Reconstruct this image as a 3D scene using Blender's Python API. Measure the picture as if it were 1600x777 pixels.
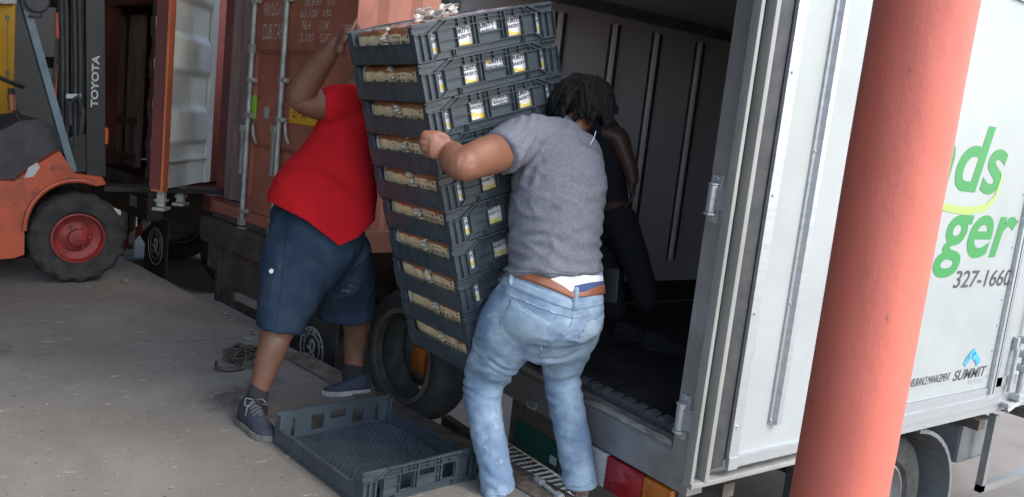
import bpy, bmesh, math, random
from mathutils import Vector, Matrix, noise
from mathutils.bvhtree import BVHTree
random.seed(7)
for o in list(bpy.data.objects): bpy.data.objects.remove(o)
S = bpy.context.scene
COL = S.collection
rad = math.radians
# ------------------------------------------------------------ camera
FPX, PIT, ROL, HEA, CH = 1290.3, rad(8.422), rad(6.317), rad(53.678), 1.55
fw = Vector((math.cos(PIT)*math.cos(HEA), math.cos(PIT)*math.sin(HEA), -math.sin(PIT)))
r0 = Vector((math.sin(HEA), -math.cos(HEA), 0)); u0 = r0.cross(fw)
CR = r0*math.cos(ROL)+u0*math.sin(ROL); CU = u0*math.cos(ROL)-r0*math.sin(ROL)
CP = Vector((0, 0, CH))
cam = bpy.data.objects.new('camera', bpy.data.cameras.new('camera')); COL.objects.link(cam)
Mc = Matrix((CR, CU, -fw)).transposed().to_4x4(); Mc.translation = CP
cam.matrix_world = Mc
cam.data.sensor_width = 36; cam.data.lens = 36*FPX/1600; cam.data.clip_end = 800; cam.data.clip_start = .05
S.camera = cam
S.render.resolution_x = 1024; S.render.resolution_y = 497
# ------------------------------------------------------------ light
w = bpy.data.worlds.new('World'); S.world = w; w.use_nodes = True
nt = w.node_tree; sky = nt.nodes.new('ShaderNodeTexSky'); sky.sky_type = 'NISHITA'; sky.sun_disc = False
SUN_EL, SUN_AZ = 48, -68            # azimuth measured from +X towards +Y
sky.sun_elevation = rad(SUN_EL); sky.sun_rotation = rad(90-SUN_AZ); sky.dust_density = 2.0; sky.air_density = 1.2; sky.ozone_density = 1
bg = nt.nodes['Background']; nt.links.new(sky.outputs[0], bg.inputs[0]); bg.inputs[1].default_value = 0.15
sl = bpy.data.lights.new('sun', 'SUN'); sl.energy = .5; sl.angle = rad(20); sl.color = (1, .975, .95)
so = bpy.data.objects.new('sun', sl); COL.objects.link(so)
sd = Vector((math.cos(rad(SUN_EL))*math.cos(rad(SUN_AZ)), math.cos(rad(SUN_EL))*math.sin(rad(SUN_AZ)), math.sin(rad(SUN_EL))))
so.rotation_euler = sd.to_track_quat('Z', 'Y').to_euler()
S.view_settings.view_transform = 'Standard'; S.view_settings.look = 'None'; S.view_settings.gamma = 1
S.view_settings.exposure = 2.0
# ------------------------------------------------------------ pixel helpers (1600x777 photograph coordinates -> real points)
def ray(x, y): return fw*FPX+CR*(x-800)-CU*(y-388.5)
def at(x, y, t): return CP+ray(x, y)*(t/FPX)
def onpl(x, y, p, n):
    d = ray(x, y); return CP+d*((Vector(p)-CP).dot(n)/d.dot(n))
def onz(x, y, z): return onpl(x, y, (0, 0, z), Vector((0, 0, 1)))
def onx(x, y, X): return onpl(x, y, (X, 0, 0), Vector((1, 0, 0)))
def ony(x, y, Y): return onpl(x, y, (0, Y, 0), Vector((0, 1, 0)))
V = Vector
# ------------------------------------------------------------ materials
def mat(name, c, rough=.6, metal=0, c2=None, scale=6, detail=6, lo=.4, hi=.62, bump=0, bscale=40, c3=None, s3=30, lo3=.6, hi3=.68, spec=.5, coat=0, stretch=None, rough2=None, trans=0):
    m = bpy.data.materials.new(name); m.use_nodes = True; t = m.node_tree; b = t.nodes['Principled BSDF']
    b.inputs['Base Color'].default_value = (*c, 1); b.inputs['Roughness'].default_value = rough; b.inputs['Metallic'].default_value = metal
    b.inputs['Specular IOR Level'].default_value = spec; b.inputs['Coat Weight'].default_value = coat
    if trans: b.inputs['Transmission Weight'].default_value = trans
    tc = t.nodes.new('ShaderNodeTexCoord'); src = tc.outputs['Object']
    if stretch:
        mp = t.nodes.new('ShaderNodeMapping'); mp.inputs['Scale'].default_value = stretch; t.links.new(src, mp.inputs[0]); src = mp.outputs[0]
    def nz(sc, det, lo_, hi_):
        n = t.nodes.new('ShaderNodeTexNoise'); n.inputs['Scale'].default_value = sc; n.inputs['Detail'].default_value = det; n.inputs['Roughness'].default_value = .62
        t.links.new(src, n.inputs['Vector']); r = t.nodes.new('ShaderNodeMapRange'); r.inputs[1].default_value = lo_; r.inputs[2].default_value = hi_
        t.links.new(n.outputs[0], r.inputs[0]); return n, r
    out = None
    if c2:
        n, r = nz(scale, detail, lo, hi); mx = t.nodes.new('ShaderNodeMix'); mx.data_type = 'RGBA'
        mx.inputs[6].default_value = (*c, 1); mx.inputs[7].default_value = (*c2, 1); t.links.new(r.outputs[0], mx.inputs[0]); out = mx.outputs[2]
        if rough2 is not None:
            rr = t.nodes.new('ShaderNodeMapRange'); rr.inputs[3].default_value = rough; rr.inputs[4].default_value = rough2
            t.links.new(r.outputs[0], rr.inputs[0]); t.links.new(rr.outputs[0], b.inputs['Roughness'])
    if c3:
        n, r = nz(s3, 4, lo3, hi3); mx = t.nodes.new('ShaderNodeMix'); mx.data_type = 'RGBA'
        if out: t.links.new(out, mx.inputs[6])
        else: mx.inputs[6].default_value = (*c, 1)
        mx.inputs[7].default_value = (*c3, 1); t.links.new(r.outputs[0], mx.inputs[0]); out = mx.outputs[2]
    if out: t.links.new(out, b.inputs['Base Color'])
    if bump:
        n, r = nz(bscale, 8, 0, 1); bp = t.nodes.new('ShaderNodeBump'); bp.inputs['Strength'].default_value = bump; bp.inputs['Distance'].default_value = .01
        t.links.new(n.outputs[0], bp.inputs['Height']); t.links.new(bp.outputs[0], b.inputs['Normal'])
    return m
M = {}
M['dock'] = mat('dock_concrete', (.16, .152, .138), .85, c2=(.09, .085, .078), scale=1.3, detail=9, lo=.38, hi=.66, bump=.35, bscale=60, c3=(.42, .40, .36), s3=26, lo3=.66, hi3=.72)
def dock_material():
    m = bpy.data.materials.new('stained_dock_concrete'); m.use_nodes = True; t = m.node_tree; b = t.nodes['Principled BSDF']; L = t.links.new
    tc = t.nodes.new('ShaderNodeTexCoord')
    def nz(sc, lo, hi, det=8, st=None, rg=.6, dist=0):
        src = tc.outputs['Object']
        if st: mp = t.nodes.new('ShaderNodeMapping'); mp.inputs['Scale'].default_value = st; mp.inputs['Rotation'].default_value = (0, 0, .5); L(src, mp.inputs[0]); src = mp.outputs[0]
        n = t.nodes.new('ShaderNodeTexNoise'); n.inputs['Scale'].default_value = sc; n.inputs['Detail'].default_value = det; n.inputs['Roughness'].default_value = rg; n.inputs['Distortion'].default_value = dist; L(src, n.inputs['Vector'])
        r = t.nodes.new('ShaderNodeMapRange'); r.inputs[1].default_value = lo; r.inputs[2].default_value = hi; L(n.outputs[0], r.inputs[0]); return r.outputs[0], n
    cur = None
    def mix(f, c):
        nonlocal cur
        x = t.nodes.new('ShaderNodeMix'); x.data_type = 'RGBA'; L(f, x.inputs[0])
        if isinstance(cur, tuple): x.inputs[6].default_value = (*cur, 1)
        else: L(cur, x.inputs[6])
        x.inputs[7].default_value = (*c, 1); cur = x.outputs[2]
    cur = (.20, .19, .166); mix(nz(1.1, .38, .66)[0], (.13, .122, .106)); mix(nz(4.5, .45, .7, st=(1, .5, 1))[0], (.16, .148, .128)); mix(nz(.8, .60, .70, dist=1.2)[0], (.06, .057, .053))
    mix(nz(9, .62, .70, det=10, rg=.7)[0], (.27, .26, .235)); mix(nz(16, .635, .68, det=6, st=(.35, 1.6, 1), rg=.7)[0], (.46, .45, .42)); mix(nz(2.2, .60, .72, det=9, rg=.7, dist=.6)[0], (.23, .225, .205)); mix(nz(34, .64, .70, det=4)[0], (.05, .046, .04)); mix(nz(24, .63, .68, det=8, st=(1.5, .6, 1), rg=.75)[0], (.40, .385, .34)); mix(nz(120, .62, .75, det=3)[0], (.26, .25, .23))
    vo = t.nodes.new('ShaderNodeTexVoronoi'); vo.feature = 'DISTANCE_TO_EDGE'; vo.inputs['Scale'].default_value = .32
    n2 = nz(3, 0, 1, det=6)[1]; vm = t.nodes.new('ShaderNodeVectorMath'); vm.operation = 'MULTIPLY_ADD'; L(n2.outputs['Color'], vm.inputs[0]); vm.inputs[1].default_value = (.35, .35, 0); L(tc.outputs['Object'], vm.inputs[2]); L(vm.outputs[0], vo.inputs['Vector'])
    cr_ = t.nodes.new('ShaderNodeMapRange'); cr_.inputs[1].default_value = .001; cr_.inputs[2].default_value = .004; cr_.inputs[3].default_value = .45; cr_.inputs[4].default_value = 0; L(vo.outputs[0], cr_.inputs[0]); mix(cr_.outputs[0], (.045, .042, .038))
    L(cur, b.inputs['Base Color']); b.inputs['Roughness'].default_value = .82
    bp = t.nodes.new('ShaderNodeBump'); bp.inputs['Strength'].default_value = .45; bp.inputs['Distance'].default_value = .008; L(nz(38, 0, 1, det=9)[0], bp.inputs['Height']); L(bp.outputs[0], b.inputs['Normal']); return m
M['dock'] = dock_material()
M['ground'] = mat('yard_concrete', (.22, .195, .165), .9, c2=(.15, .135, .115), scale=.7, detail=9, bump=.3, bscale=30)
M['roof'] = mat('unseen_canopy_metal', (.40, .41, .42), .7, c2=(.32, .32, .33), scale=2)
M['wallin'] = mat('added_warehouse_wall', (.008, .010, .010), .9, c2=(.014, .014, .014), scale=2)
M['crate'] = mat('crate_plastic', (.036, .048, .059), .36, c2=(.048, .063, .075), scale=9, bump=.06, bscale=70, c3=(.16, .17, .17), s3=38, lo3=.66, hi3=.76)
M['bread'] = None
M['fender'] = mat('grey_fender', (.12, .13, .135), .6, c2=(.08, .085, .09), scale=6)
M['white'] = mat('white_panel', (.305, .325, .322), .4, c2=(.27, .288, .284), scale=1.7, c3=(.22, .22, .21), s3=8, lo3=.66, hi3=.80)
M['whitein'] = mat('liner_panel', (.50, .445, .46), .5, c2=(.42, .37, .385), scale=1.6, lo=.35, hi=.7)
M['alu'] = mat('aluminium', (.50, .52, .54), .38, .75, c2=(.40, .42, .43), scale=5, stretch=(1, 8, 8), rough2=.5)
M['steel'] = mat('brushed_steel', (.34, .34, .345), .40, .7, c2=(.27, .265, .26), scale=4, rough2=.5, bump=.03)
M['track'] = mat('pale_track_paint', (.80, .70, .70), .5, c2=(.7, .62, .62), scale=5)
M['sill'] = mat('worn_sill', (.42, .41, .38), .5, .6, c2=(.16, .15, .14), scale=7, stretch=(6, 1, 6), lo=.42, hi=.6)
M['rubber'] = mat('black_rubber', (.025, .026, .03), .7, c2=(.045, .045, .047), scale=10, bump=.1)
M['gasket'] = mat('cream_gasket', (.27, .27, .25), .55, c2=(.20, .20, .185), scale=3, stretch=(1, 1, .3))
M['floorblk'] = mat('truck_floor', (.022, .02, .025), .55, c2=(.04, .035, .04), scale=4)
M['col'] = mat('red_column_paint', (.50, .118, .080), .55, c2=(.42, .095, .066), scale=2.4, lo=.35, hi=.7, bump=.5, bscale=9, c3=(.30, .085, .07), s3=26, lo3=.655, hi3=.71, stretch=(1, 1, .5), rough2=.7)
M['pipe'] = mat('downpipe_paint', (.50, .14, .10), .6, c2=(.40, .11, .08), scale=6)
M['cred'] = mat('container_paint', (.36, .125, .082), .6, c2=(.27, .088, .06), scale=2.5, bump=.08, bscale=30, c3=(.42, .22, .16), s3=14, lo3=.66, hi3=.75)
M['cside'] = mat('container_side_paint', (.30, .115, .072), .6, c2=(.24, .09, .056), scale=2.2, bump=.05)
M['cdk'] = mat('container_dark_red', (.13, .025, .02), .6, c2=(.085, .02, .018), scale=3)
M['cpink'] = mat('faded_pink_paint', (.22, .15, .15), .65, c2=(.15, .10, .10), scale=4, stretch=(4, 4, .7))
M['corange'] = mat('orange_edge_paint', (.45, .12, .045), .55, c2=(.35, .09, .035), scale=4)
M['cgrey'] = mat('door_inside_paint', (.60, .62, .56), .55, c2=(.50, .52, .47), scale=3, c3=(.2, .2, .18), s3=22, lo3=.69, hi3=.75)
M['rod'] = mat('galvanised_rod', (.40, .42, .42), .5, .35, c2=(.27, .27, .26), scale=8)
M['chassis'] = mat('grimy_chassis', (.055, .042, .036), .85, c2=(.10, .082, .07), scale=6, lo=.45, hi=.7, bump=.3)
M['black'] = mat('dark_steel', (.009, .010, .011), .55, c2=(.017, .018, .018), scale=8)
M['fork'] = mat('forklift_orange', (.40, .068, .025), .5, c2=(.26, .05, .025), scale=5, c3=(.07, .04, .03), s3=9, lo3=.60, hi3=.72, bump=.1)
M['pillar'] = mat('forklift_grey_paint', (.10, .155, .185), .5, c2=(.075, .11, .13), scale=6)
M['rim'] = mat('red_rim', (.28, .022, .02), .6, c2=(.14, .02, .018), scale=8)
M['tyre'] = mat('tyre_rubber', (.014, .016, .017), .85, c2=(.034, .034, .032), scale=12, bump=.4, bscale=60)
M['yellow'] = mat('yellow_paint', (.72, .40, .02), .5, c2=(.62, .33, .02), scale=3)
M['skinA'] = mat('skin_warm_brown', (.24, .105, .062), .48, c2=(.195, .08, .047), scale=7, bump=.12, bscale=120)
M['skinB'] = mat('skin_deep_brown', (.125, .058, .038), .5, c2=(.16, .075, .05), scale=7, bump=.12, bscale=120)
M['skinC'] = mat('skin_dark', (.10, .042, .03), .5, c2=(.08, .035, .025), scale=7)
M['shirt'] = mat('grey_marl', (.135, .14, .168), .95, c2=(.165, .17, .20), scale=90, detail=3, bump=.12, bscale=260, spec=.15)
M['redshirt'] = mat('red_cotton', (.42, .010, .015), .95, c2=(.37, .008, .013), scale=5, bump=.1, bscale=260, spec=.12)
M['jeans'] = mat('light_denim', (.14, .205, .30), .9, c2=(.28, .37, .465), scale=5.5, lo=.42, hi=.60, bump=.2, bscale=320, c3=(.33, .43, .52), s3=13, lo3=.60, hi3=.72, spec=.15)
M['seam'] = mat('denim_seam', (.14, .21, .31), .9, c2=(.45, .50, .54), scale=60, spec=.15)
M['jeans2'] = mat('pocket_denim', (.18, .26, .355), .9, c2=(.29, .37, .44), scale=9, bump=.2, bscale=320, spec=.15)
M['shorts'] = mat('navy_work_cloth', (.016, .028, .052), .9, c2=(.028, .045, .072), scale=6, bump=.15, bscale=260, c3=(.12, .15, .19), s3=13, lo3=.68, hi3=.78, spec=.15)
M['leather'] = mat('tan_leather', (.27, .10, .05), .45, c2=(.20, .07, .035), scale=9)
M['cotton'] = mat('white_cotton', (.78, .79, .80), .9, c2=(.68, .7, .72), scale=9)
M['bluecot'] = mat('blue_cotton', (.05, .08, .19), .9)
M['hair'] = mat('black_hair', (.004, .0035, .0035), .75, c2=(.013, .012, .012), scale=40, bump=1.0, bscale=160, spec=.25)
M['sock'] = mat('black_sock', (.015, .016, .018), .95)
M['shoe'] = mat('navy_mesh_shoe', (.02, .026, .045), .8, c2=(.035, .04, .06), scale=30, bump=.2, bscale=150)
M['sole'] = mat('rubber_sole', (.09, .085, .08), .7, c2=(.2, .19, .17), scale=12)
M['palesole'] = mat('pale_sole', (.35, .34, .33), .7, c2=(.22, .21, .2), scale=20)
M['shoeB'] = mat('brown_suede_shoe', (.12, .065, .05), .8, c2=(.16, .09, .07), scale=20)
M['darkcl'] = mat('black_cloth', (.012, .012, .018), .9)
M['silver'] = mat('silver', (.7, .7, .7), .25, 1)
M['lensr'] = mat('red_lens', (.28, .008, .014), .15, coat=.4, c2=(.18, .006, .01), scale=30)
M['lensa'] = mat('amber_lens', (.42, .12, .008), .15, coat=.4, c2=(.3, .08, .006), scale=30)
M['lensw'] = mat('clear_lens', (.42, .42, .42), .15, coat=.6, c2=(.28, .28, .29), scale=40, stretch=(1, 1, 8))
M['plate'] = mat('green_plate', (.012, .06, .05), .4)
M['green'] = mat('green_vinyl', (.025, .20, .045), .5)
M['lime'] = mat('lime_vinyl', (.28, .47, .09), .5)
M['ink'] = mat('dark_ink', (.045, .045, .05), .6)
M['inklite'] = mat('pale_ink', (.36, .37, .37), .6)
M['blueink'] = mat('blue_vinyl', (.03, .20, .48), .5, c2=(.05, .36, .68), scale=7)
M['stencil'] = mat('stencil_white', (.62, .52, .48), .8, c2=(.36, .25, .22), scale=30)
M['cemblem'] = mat('faded_emblem', (.40, .19, .14), .7)
M['twhite'] = mat('decal_white', (.55, .57, .56), .6)
M['labw'] = mat('label_white', (.66, .64, .64), .35)
M['laby'] = mat('label_yellow', (.72, .55, .03), .4)
M['labn'] = mat('label_navy', (.03, .05, .09), .5)
M['plasticbag'] = mat('clear_bag', (.50, .46, .42), .2, c2=(.32, .27, .22), scale=30, coat=.5)
M['stripe_r'] = mat('reflective_red', (.35, .03, .025), .5)
M['stripe_w'] = mat('reflective_white', (.5, .47, .42), .5)
M['lime_tag'] = mat('lime_sticker', (.30, .58, .05), .5)
M['ysign'] = mat('yellow_sign', (.65, .33, .015), .5)
M['chain'] = mat('rusty_chain', (.055, .045, .04), .6, .3, c2=(.10, .07, .055), scale=20)
M['diamond'] = mat('diamond_plate', (.17, .145, .12), .6, .3, c2=(.09, .075, .06), scale=9)
M['leaf'] = mat('dry_leaf', (.22, .2, .14), .8)

def bread_material():          # printed bread bag: brown crust seen above, a cream lattice band with dark dots along the sides
    m = bpy.data.materials.new('printed_bread_bag'); m.use_nodes = True; t = m.node_tree; b = t.nodes['Principled BSDF']; L = t.links.new
    b.inputs['Roughness'].default_value = .28; b.inputs['Coat Weight'].default_value = .4
    tc = t.nodes.new('ShaderNodeTexCoord'); sx = t.nodes.new('ShaderNodeSeparateXYZ'); L(tc.outputs['Object'], sx.inputs[0])
    n = t.nodes.new('ShaderNodeTexNoise'); n.inputs['Scale'].default_value = 14; L(tc.outputs['Object'], n.inputs['Vector'])
    cr = t.nodes.new('ShaderNodeMix'); cr.data_type = 'RGBA'; cr.inputs[6].default_value = (.16, .05, .022, 1); cr.inputs[7].default_value = (.46, .22, .11, 1); L(n.outputs[0], cr.inputs[0])
    vo = t.nodes.new('ShaderNodeTexVoronoi'); vo.inputs['Scale'].default_value = 46; vo.inputs['Randomness'].default_value = .3
    mp = t.nodes.new('ShaderNodeMapping'); mp.inputs['Scale'].default_value = (1, 1, 1); L(tc.outputs['Object'], mp.inputs[0]); L(mp.outputs[0], vo.inputs['Vector'])
    th = t.nodes.new('ShaderNodeMath'); th.operation = 'LESS_THAN'; th.inputs[1].default_value = .30; L(vo.outputs['Distance'], th.inputs[0])
    cm = t.nodes.new('ShaderNodeMix'); cm.data_type = 'RGBA'; cm.inputs[6].default_value = (.74, .58, .36, 1); cm.inputs[7].default_value = (.07, .04, .025, 1); L(th.outputs[0], cm.inputs[0])
    ad = t.nodes.new('ShaderNodeMath'); ad.operation = 'MULTIPLY_ADD'; ad.inputs[1].default_value = .03; L(n.outputs[0], ad.inputs[0]); L(sx.outputs[2], ad.inputs[2])
    g = t.nodes.new('ShaderNodeMapRange'); g.inputs[1].default_value = .112; g.inputs[2].default_value = .116; L(ad.outputs[0], g.inputs[0])
    fm = t.nodes.new('ShaderNodeMix'); fm.data_type = 'RGBA'; L(g.outputs[0], fm.inputs[0]); L(cm.outputs[2], fm.inputs[6]); L(cr.outputs[2], fm.inputs[7])
    L(fm.outputs[2], b.inputs['Base Color'])
    n2 = t.nodes.new('ShaderNodeTexNoise'); n2.inputs['Scale'].default_value = 45; L(tc.outputs['Object'], n2.inputs['Vector'])
    bp = t.nodes.new('ShaderNodeBump'); bp.inputs['Strength'].default_value = .5; bp.inputs['Distance'].default_value = .006; L(n2.outputs[0], bp.inputs['Height']); L(bp.outputs[0], b.inputs['Normal'])
    return m
M['bread'] = bread_material()
# ------------------------------------------------------------ object helpers
MW = {}
def thing(name, label, cat, M4=None, group=None):
    o = bpy.data.objects.new(name, None); COL.objects.link(o); o.empty_display_size = .1
    M4 = M4 if isinstance(M4, Matrix) else Matrix.Translation(M4 or (0, 0, 0))
    o.matrix_world = M4; MW[o.name] = M4.copy(); o['label'] = label; o['category'] = cat
    if group: o['group'] = group
    return o
class MB:
    def __init__(s, T=None): s.bm = bmesh.new(); s.T = T or Matrix.Identity(4); s.mi = 0
    def face(s, vs):
        try: f = s.bm.faces.new(vs); f.material_index = s.mi; return f
        except ValueError: return None
    def box(s, a, b, rot=None, bev=0):      # opposite corners, optional matrix
        x0, y0, z0 = (min(a[i], b[i]) for i in range(3)); x1, y1, z1 = (max(a[i], b[i]) for i in range(3))
        c = [V((x, y, z)) for x in (x0, x1) for y in (y0, y1) for z in (z0, z1)]
        if rot: c = [rot @ p for p in c]
        v = [s.bm.verts.new(s.T @ p) for p in c]
        fs = [s.face([v[i] for i in q]) for q in ((0, 1, 3, 2), (4, 6, 7, 5), (0, 4, 5, 1), (2, 3, 7, 6), (0, 2, 6, 4), (1, 5, 7, 3))]
        if bev:
            es = set(e for f in fs for e in f.edges); r = bmesh.ops.bevel(s.bm, geom=list(es), offset=bev, segments=2, affect='EDGES', profile=.6)
            for f in r['faces']: f.material_index = s.mi
        return s
    def bar(s, p, q, w_, h_, up=V((0, 0, 1))):      # beam with rectangular section
        p, q = V(p), V(q); d = (q-p); L = d.length; d.normalize(); sx = d.cross(up)
        if sx.length < 1e-4: sx = d.cross(V((1, 0, 0)))
        sx.normalize(); uz = sx.cross(d); R = Matrix((d, sx, uz)).transposed().to_4x4(); R.translation = p
        return s.box((0, -w_/2, -h_/2), (L, w_/2, h_/2), rot=R)
    def tube(s, pts, r, n=10, closed=False, caps=True):
        pts = [V(p) for p in pts]; k = len(pts); rs = r if isinstance(r, (list, tuple)) else [r]*k; rings = []; pu = None
        for i, p in enumerate(pts):
            a = pts[(i-1) % k] if (i or closed) else p; b = pts[(i+1) % k] if (i < k-1 or closed) else p
            t = (b-a).normalized()
            if pu is None: pu = t.cross(V((0, 0, 1))); pu = pu if pu.length > .05 else t.cross(V((1, 0, 0)))
            u_ = (pu-t*pu.dot(t)).normalized(); pu = u_; v_ = t.cross(u_)
            rings.append([s.bm.verts.new(s.T @ (p+(u_*math.cos(2*math.pi*j/n)+v_*math.sin(2*math.pi*j/n))*rs[i])) for j in range(n)])
        for i in range(k if closed else k-1):
            A, B = rings[i], rings[(i+1) % k]
            for j in range(n): s.face([A[j], A[(j+1) % n], B[(j+1) % n], B[j]])
        if caps and not closed: s.face(rings[0][::-1]); s.face(rings[-1])
        return s
    def prism(s, pts, off):                          # polygon extruded by a vector
        off = V(off); A = [s.bm.verts.new(s.T @ V(p)) for p in pts]; B = [s.bm.verts.new(s.T @ (V(p)+off)) for p in pts]
        n = len(A); s.face(A[::-1]); s.face(B)
        for i in range(n): s.face([A[i], A[(i+1) % n], B[(i+1) % n], B[i]])
        return s
    def lathe(s, prof, c, axis, n=40, upv=V((0, 0, 1)), jitter=None):     # prof: (radius, distance along axis), closed
        axis = V(axis).normalized(); u_ = axis.cross(upv).normalized() if abs(axis.dot(upv)) < .99 else V((1, 0, 0)); v_ = axis.cross(u_); rings = []
        for i in range(n):
            a = 2*math.pi*i/n; d = u_*math.cos(a)+v_*math.sin(a)
            rings.append([s.bm.verts.new(s.T @ (V(c)+d*(r*(1 if not jitter else jitter(i, r)))+axis*h)) for r, h in prof])
        k = len(prof)
        for i in range(n):
            for j in range(k-1): s.face([rings[i][j], rings[(i+1) % n][j], rings[(i+1) % n][j+1], rings[i][j+1]])
        return s
    def text(s, body, X0, xd, yd, x0, x1, y0, y1, shear=0, bold=0, thick=.0015, outline=False, space=1):   # lettering fitted into a box of a plane
        cu = bpy.data.curves.new('t', 'FONT'); cu.body = body; cu.size = 1; cu.shear = shear; cu.offset = bold; cu.space_character = space
        if outline: cu.fill_mode = 'NONE'; cu.bevel_depth = .028; cu.bevel_resolution = 0; cu.resolution_u = 3
        ob = bpy.data.objects.new('t', cu); COL.objects.link(ob); dg = bpy.context.evaluated_depsgraph_get(); dg.update()
        me = bpy.data.meshes.new_from_object(ob.evaluated_get(dg)); bpy.data.objects.remove(ob)
        xs = [v.co.x for v in me.vertices]; ys = [v.co.y for v in me.vertices]; a, b, c, d = min(xs), max(xs), min(ys), max(ys)
        n = xd.cross(yd).normalized(); vs = []
        for v in me.vertices:
            X = x0+(v.co.x-a)/(b-a)*(x1-x0); Y = y0+(v.co.y-c)/(d-c)*(y1-y0)
            vs.append(s.bm.verts.new(s.T @ (V(X0)+xd*X+yd*Y+n*(thick+(v.co.z*.02 if outline else 0)))))
        for p in me.polygons: s.face([vs[i] for i in p.vertices])
        bpy.data.meshes.remove(me); return s
    def pxtext(s, body, X0, xd, yd, L, R, Ht, **k):  # L,R baseline pixels, Ht = pixel of a top point
        n = xd.cross(yd).normalized(); X0 = V(X0)
        l, r, h = (onpl(*q, X0, n)-X0 for q in (L, R, Ht)); y0 = (l.dot(yd)+r.dot(yd))/2
        return s.text(body, X0, xd, yd, l.dot(xd), r.dot(xd), y0, h.dot(yd), **k)
    def mesh(s, name, mats, smooth=False):
        bmesh.ops.recalc_face_normals(s.bm, faces=s.bm.faces)
        me = bpy.data.meshes.new(name); s.bm.to_mesh(me); s.bm.free()
        for m in (mats if isinstance(mats, (list, tuple)) else [mats]): me.materials.append(M[m] if isinstance(m, str) else m)
        if smooth:
            for p in me.polygons: p.use_smooth = True
            if smooth != 'all':
                try: me.set_sharp_from_angle(angle=rad(35))
                except Exception: pass
        return me
    def build(s, name, mats, parent=None, smooth=False, **tags):
        me = s.mesh(name, mats, smooth); return link(name, me, parent, **tags)
def link(name, me, parent=None, label=None, cat=None, kind=None, group=None):
    o = bpy.data.objects.new(name, me); COL.objects.link(o)
    if parent:
        P = MW[parent.name]; me.transform(P.inverted()) if not me.get('local') else None
        o.parent = parent; MW[o.name] = P
    if label: o['label'] = label
    if cat: o['category'] = cat
    if kind: o['kind'] = kind
    if group: o['group'] = group
    return o
def selfthing(mb, name, mats, label, cat, smooth=False, group=None):   # a thing that is one mesh, origin at its base
    me = mb.mesh(name, mats, smooth); vs = [v.co for v in me.vertices]
    c = V((sum(v.x for v in vs)/len(vs), sum(v.y for v in vs)/len(vs), min(v.z for v in vs)))
    me.transform(Matrix.Translation(-c)); o = link(name, me, None, label, cat, None, group); o.location = c; return o
# ------------------------------------------------------------ frames
TH = rad(8)
DN = V((math.cos(TH), math.sin(TH), 0)); DD = V((-math.sin(TH), math.cos(TH), 0)); UZ = V((0, 0, 1))
DK = Matrix((DN, DD, UZ)).transposed().to_4x4(); DK.translation = (2.32, 2.4, 0)      # dock frame: x into the yard, y along the edge, z up
DKi = DK.inverted()
def dk(px, py, b):           # pixel -> dock-frame point on the plane x=b
    return DKi @ onpl(px, py, DK @ V((b, 0, 0)), DN)
GZ = -.65
# ------------------------------------------------------------ setting
mb = MB(); mb.box((-300, -300, GZ-.5), (300, 300, GZ)); mb.build('ground', 'ground', kind='structure')
def dock():
    mb = MB(DK); bm = mb.bm; NX, NY = 70, 150; xs = [-9*(1-i/NX)**1.6 for i in range(NX+1)]; ys = [-4.2+i*18/NY for i in range(NY+1)]
    grid = [[None]*(NY+1) for _ in xs]
    for i, x in enumerate(xs):
        for j, y in enumerate(ys):
            z = 0; xx = x
            e = noise.noise(V((x*3, y*3, 0)))*.004 if x > -4 else 0
            if i == NX: xx += noise.noise(V((0, y*4, 5)))*.022+noise.noise(V((0, y*14, 2)))*.014; z = -.012
            if 0 < x+.06 and i < NX: z = -.004
            grid[i][j] = bm.verts.new(DK @ V((xx, y, z+e-.002)))
    for i in range(NX):
        for j in range(NY): mb.face([grid[i][j], grid[i+1][j], grid[i+1][j+1], grid[i][j+1]])
    low = [bm.verts.new(DK @ V((0, y, GZ+.001))) for y in ys]
    for j in range(NY): mb.face([grid[NX][j], low[j], low[j+1], grid[NX][j+1]])
    mb.build('dock_floor', 'dock', kind='structure', smooth=True)
dock()
# unseen canopy roof and rear warehouse wall, added to shade the dock
mb = MB(DK); mb.box((-9, -1.3, 4.5), (.9, 13.6, 4.62))
for i in range(8): mb.box((-9, -1.2+i*2.1, 4.28), (.88, -1.08+i*2.1, 4.497))
mb.build('unseen_canopy_roof', 'roof', kind='structure')
mb = MB(DK); mb.box((-9.2, -1.3, -.6), (-9.003, 13.39, 4.6)); mb.build('added_warehouse_wall', 'wallin', kind='structure')
mb = MB(DK); mb.box((-9, 13.4, -.6), (14, 13.6, 4.497)); mb.build('end_wall', 'wallin', kind='structure')
# concrete lumps at the broken dock edge
mb = MB(DK)
for i in range(22):
    y = 1.6+random.random()*1.9; x = -.03-random.random()*.16; r = .008+random.random()*.018
    c = DK.inverted() @ V((0, 0, 0)); 
    bmesh.ops.create_icosphere(mb.bm, subdivisions=1, radius=r, matrix=DK @ Matrix.Translation((x, y, r*.25)) @ Matrix.Rotation(random.random()*6, 4, 'Z') @ Matrix.Diagonal((1.5, 1, .5, 1)))
o = mb.build('broken_concrete', 'dock', kind='stuff', label='crumbled grey concrete fragments along the broken dock edge', cat='rubble')
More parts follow.
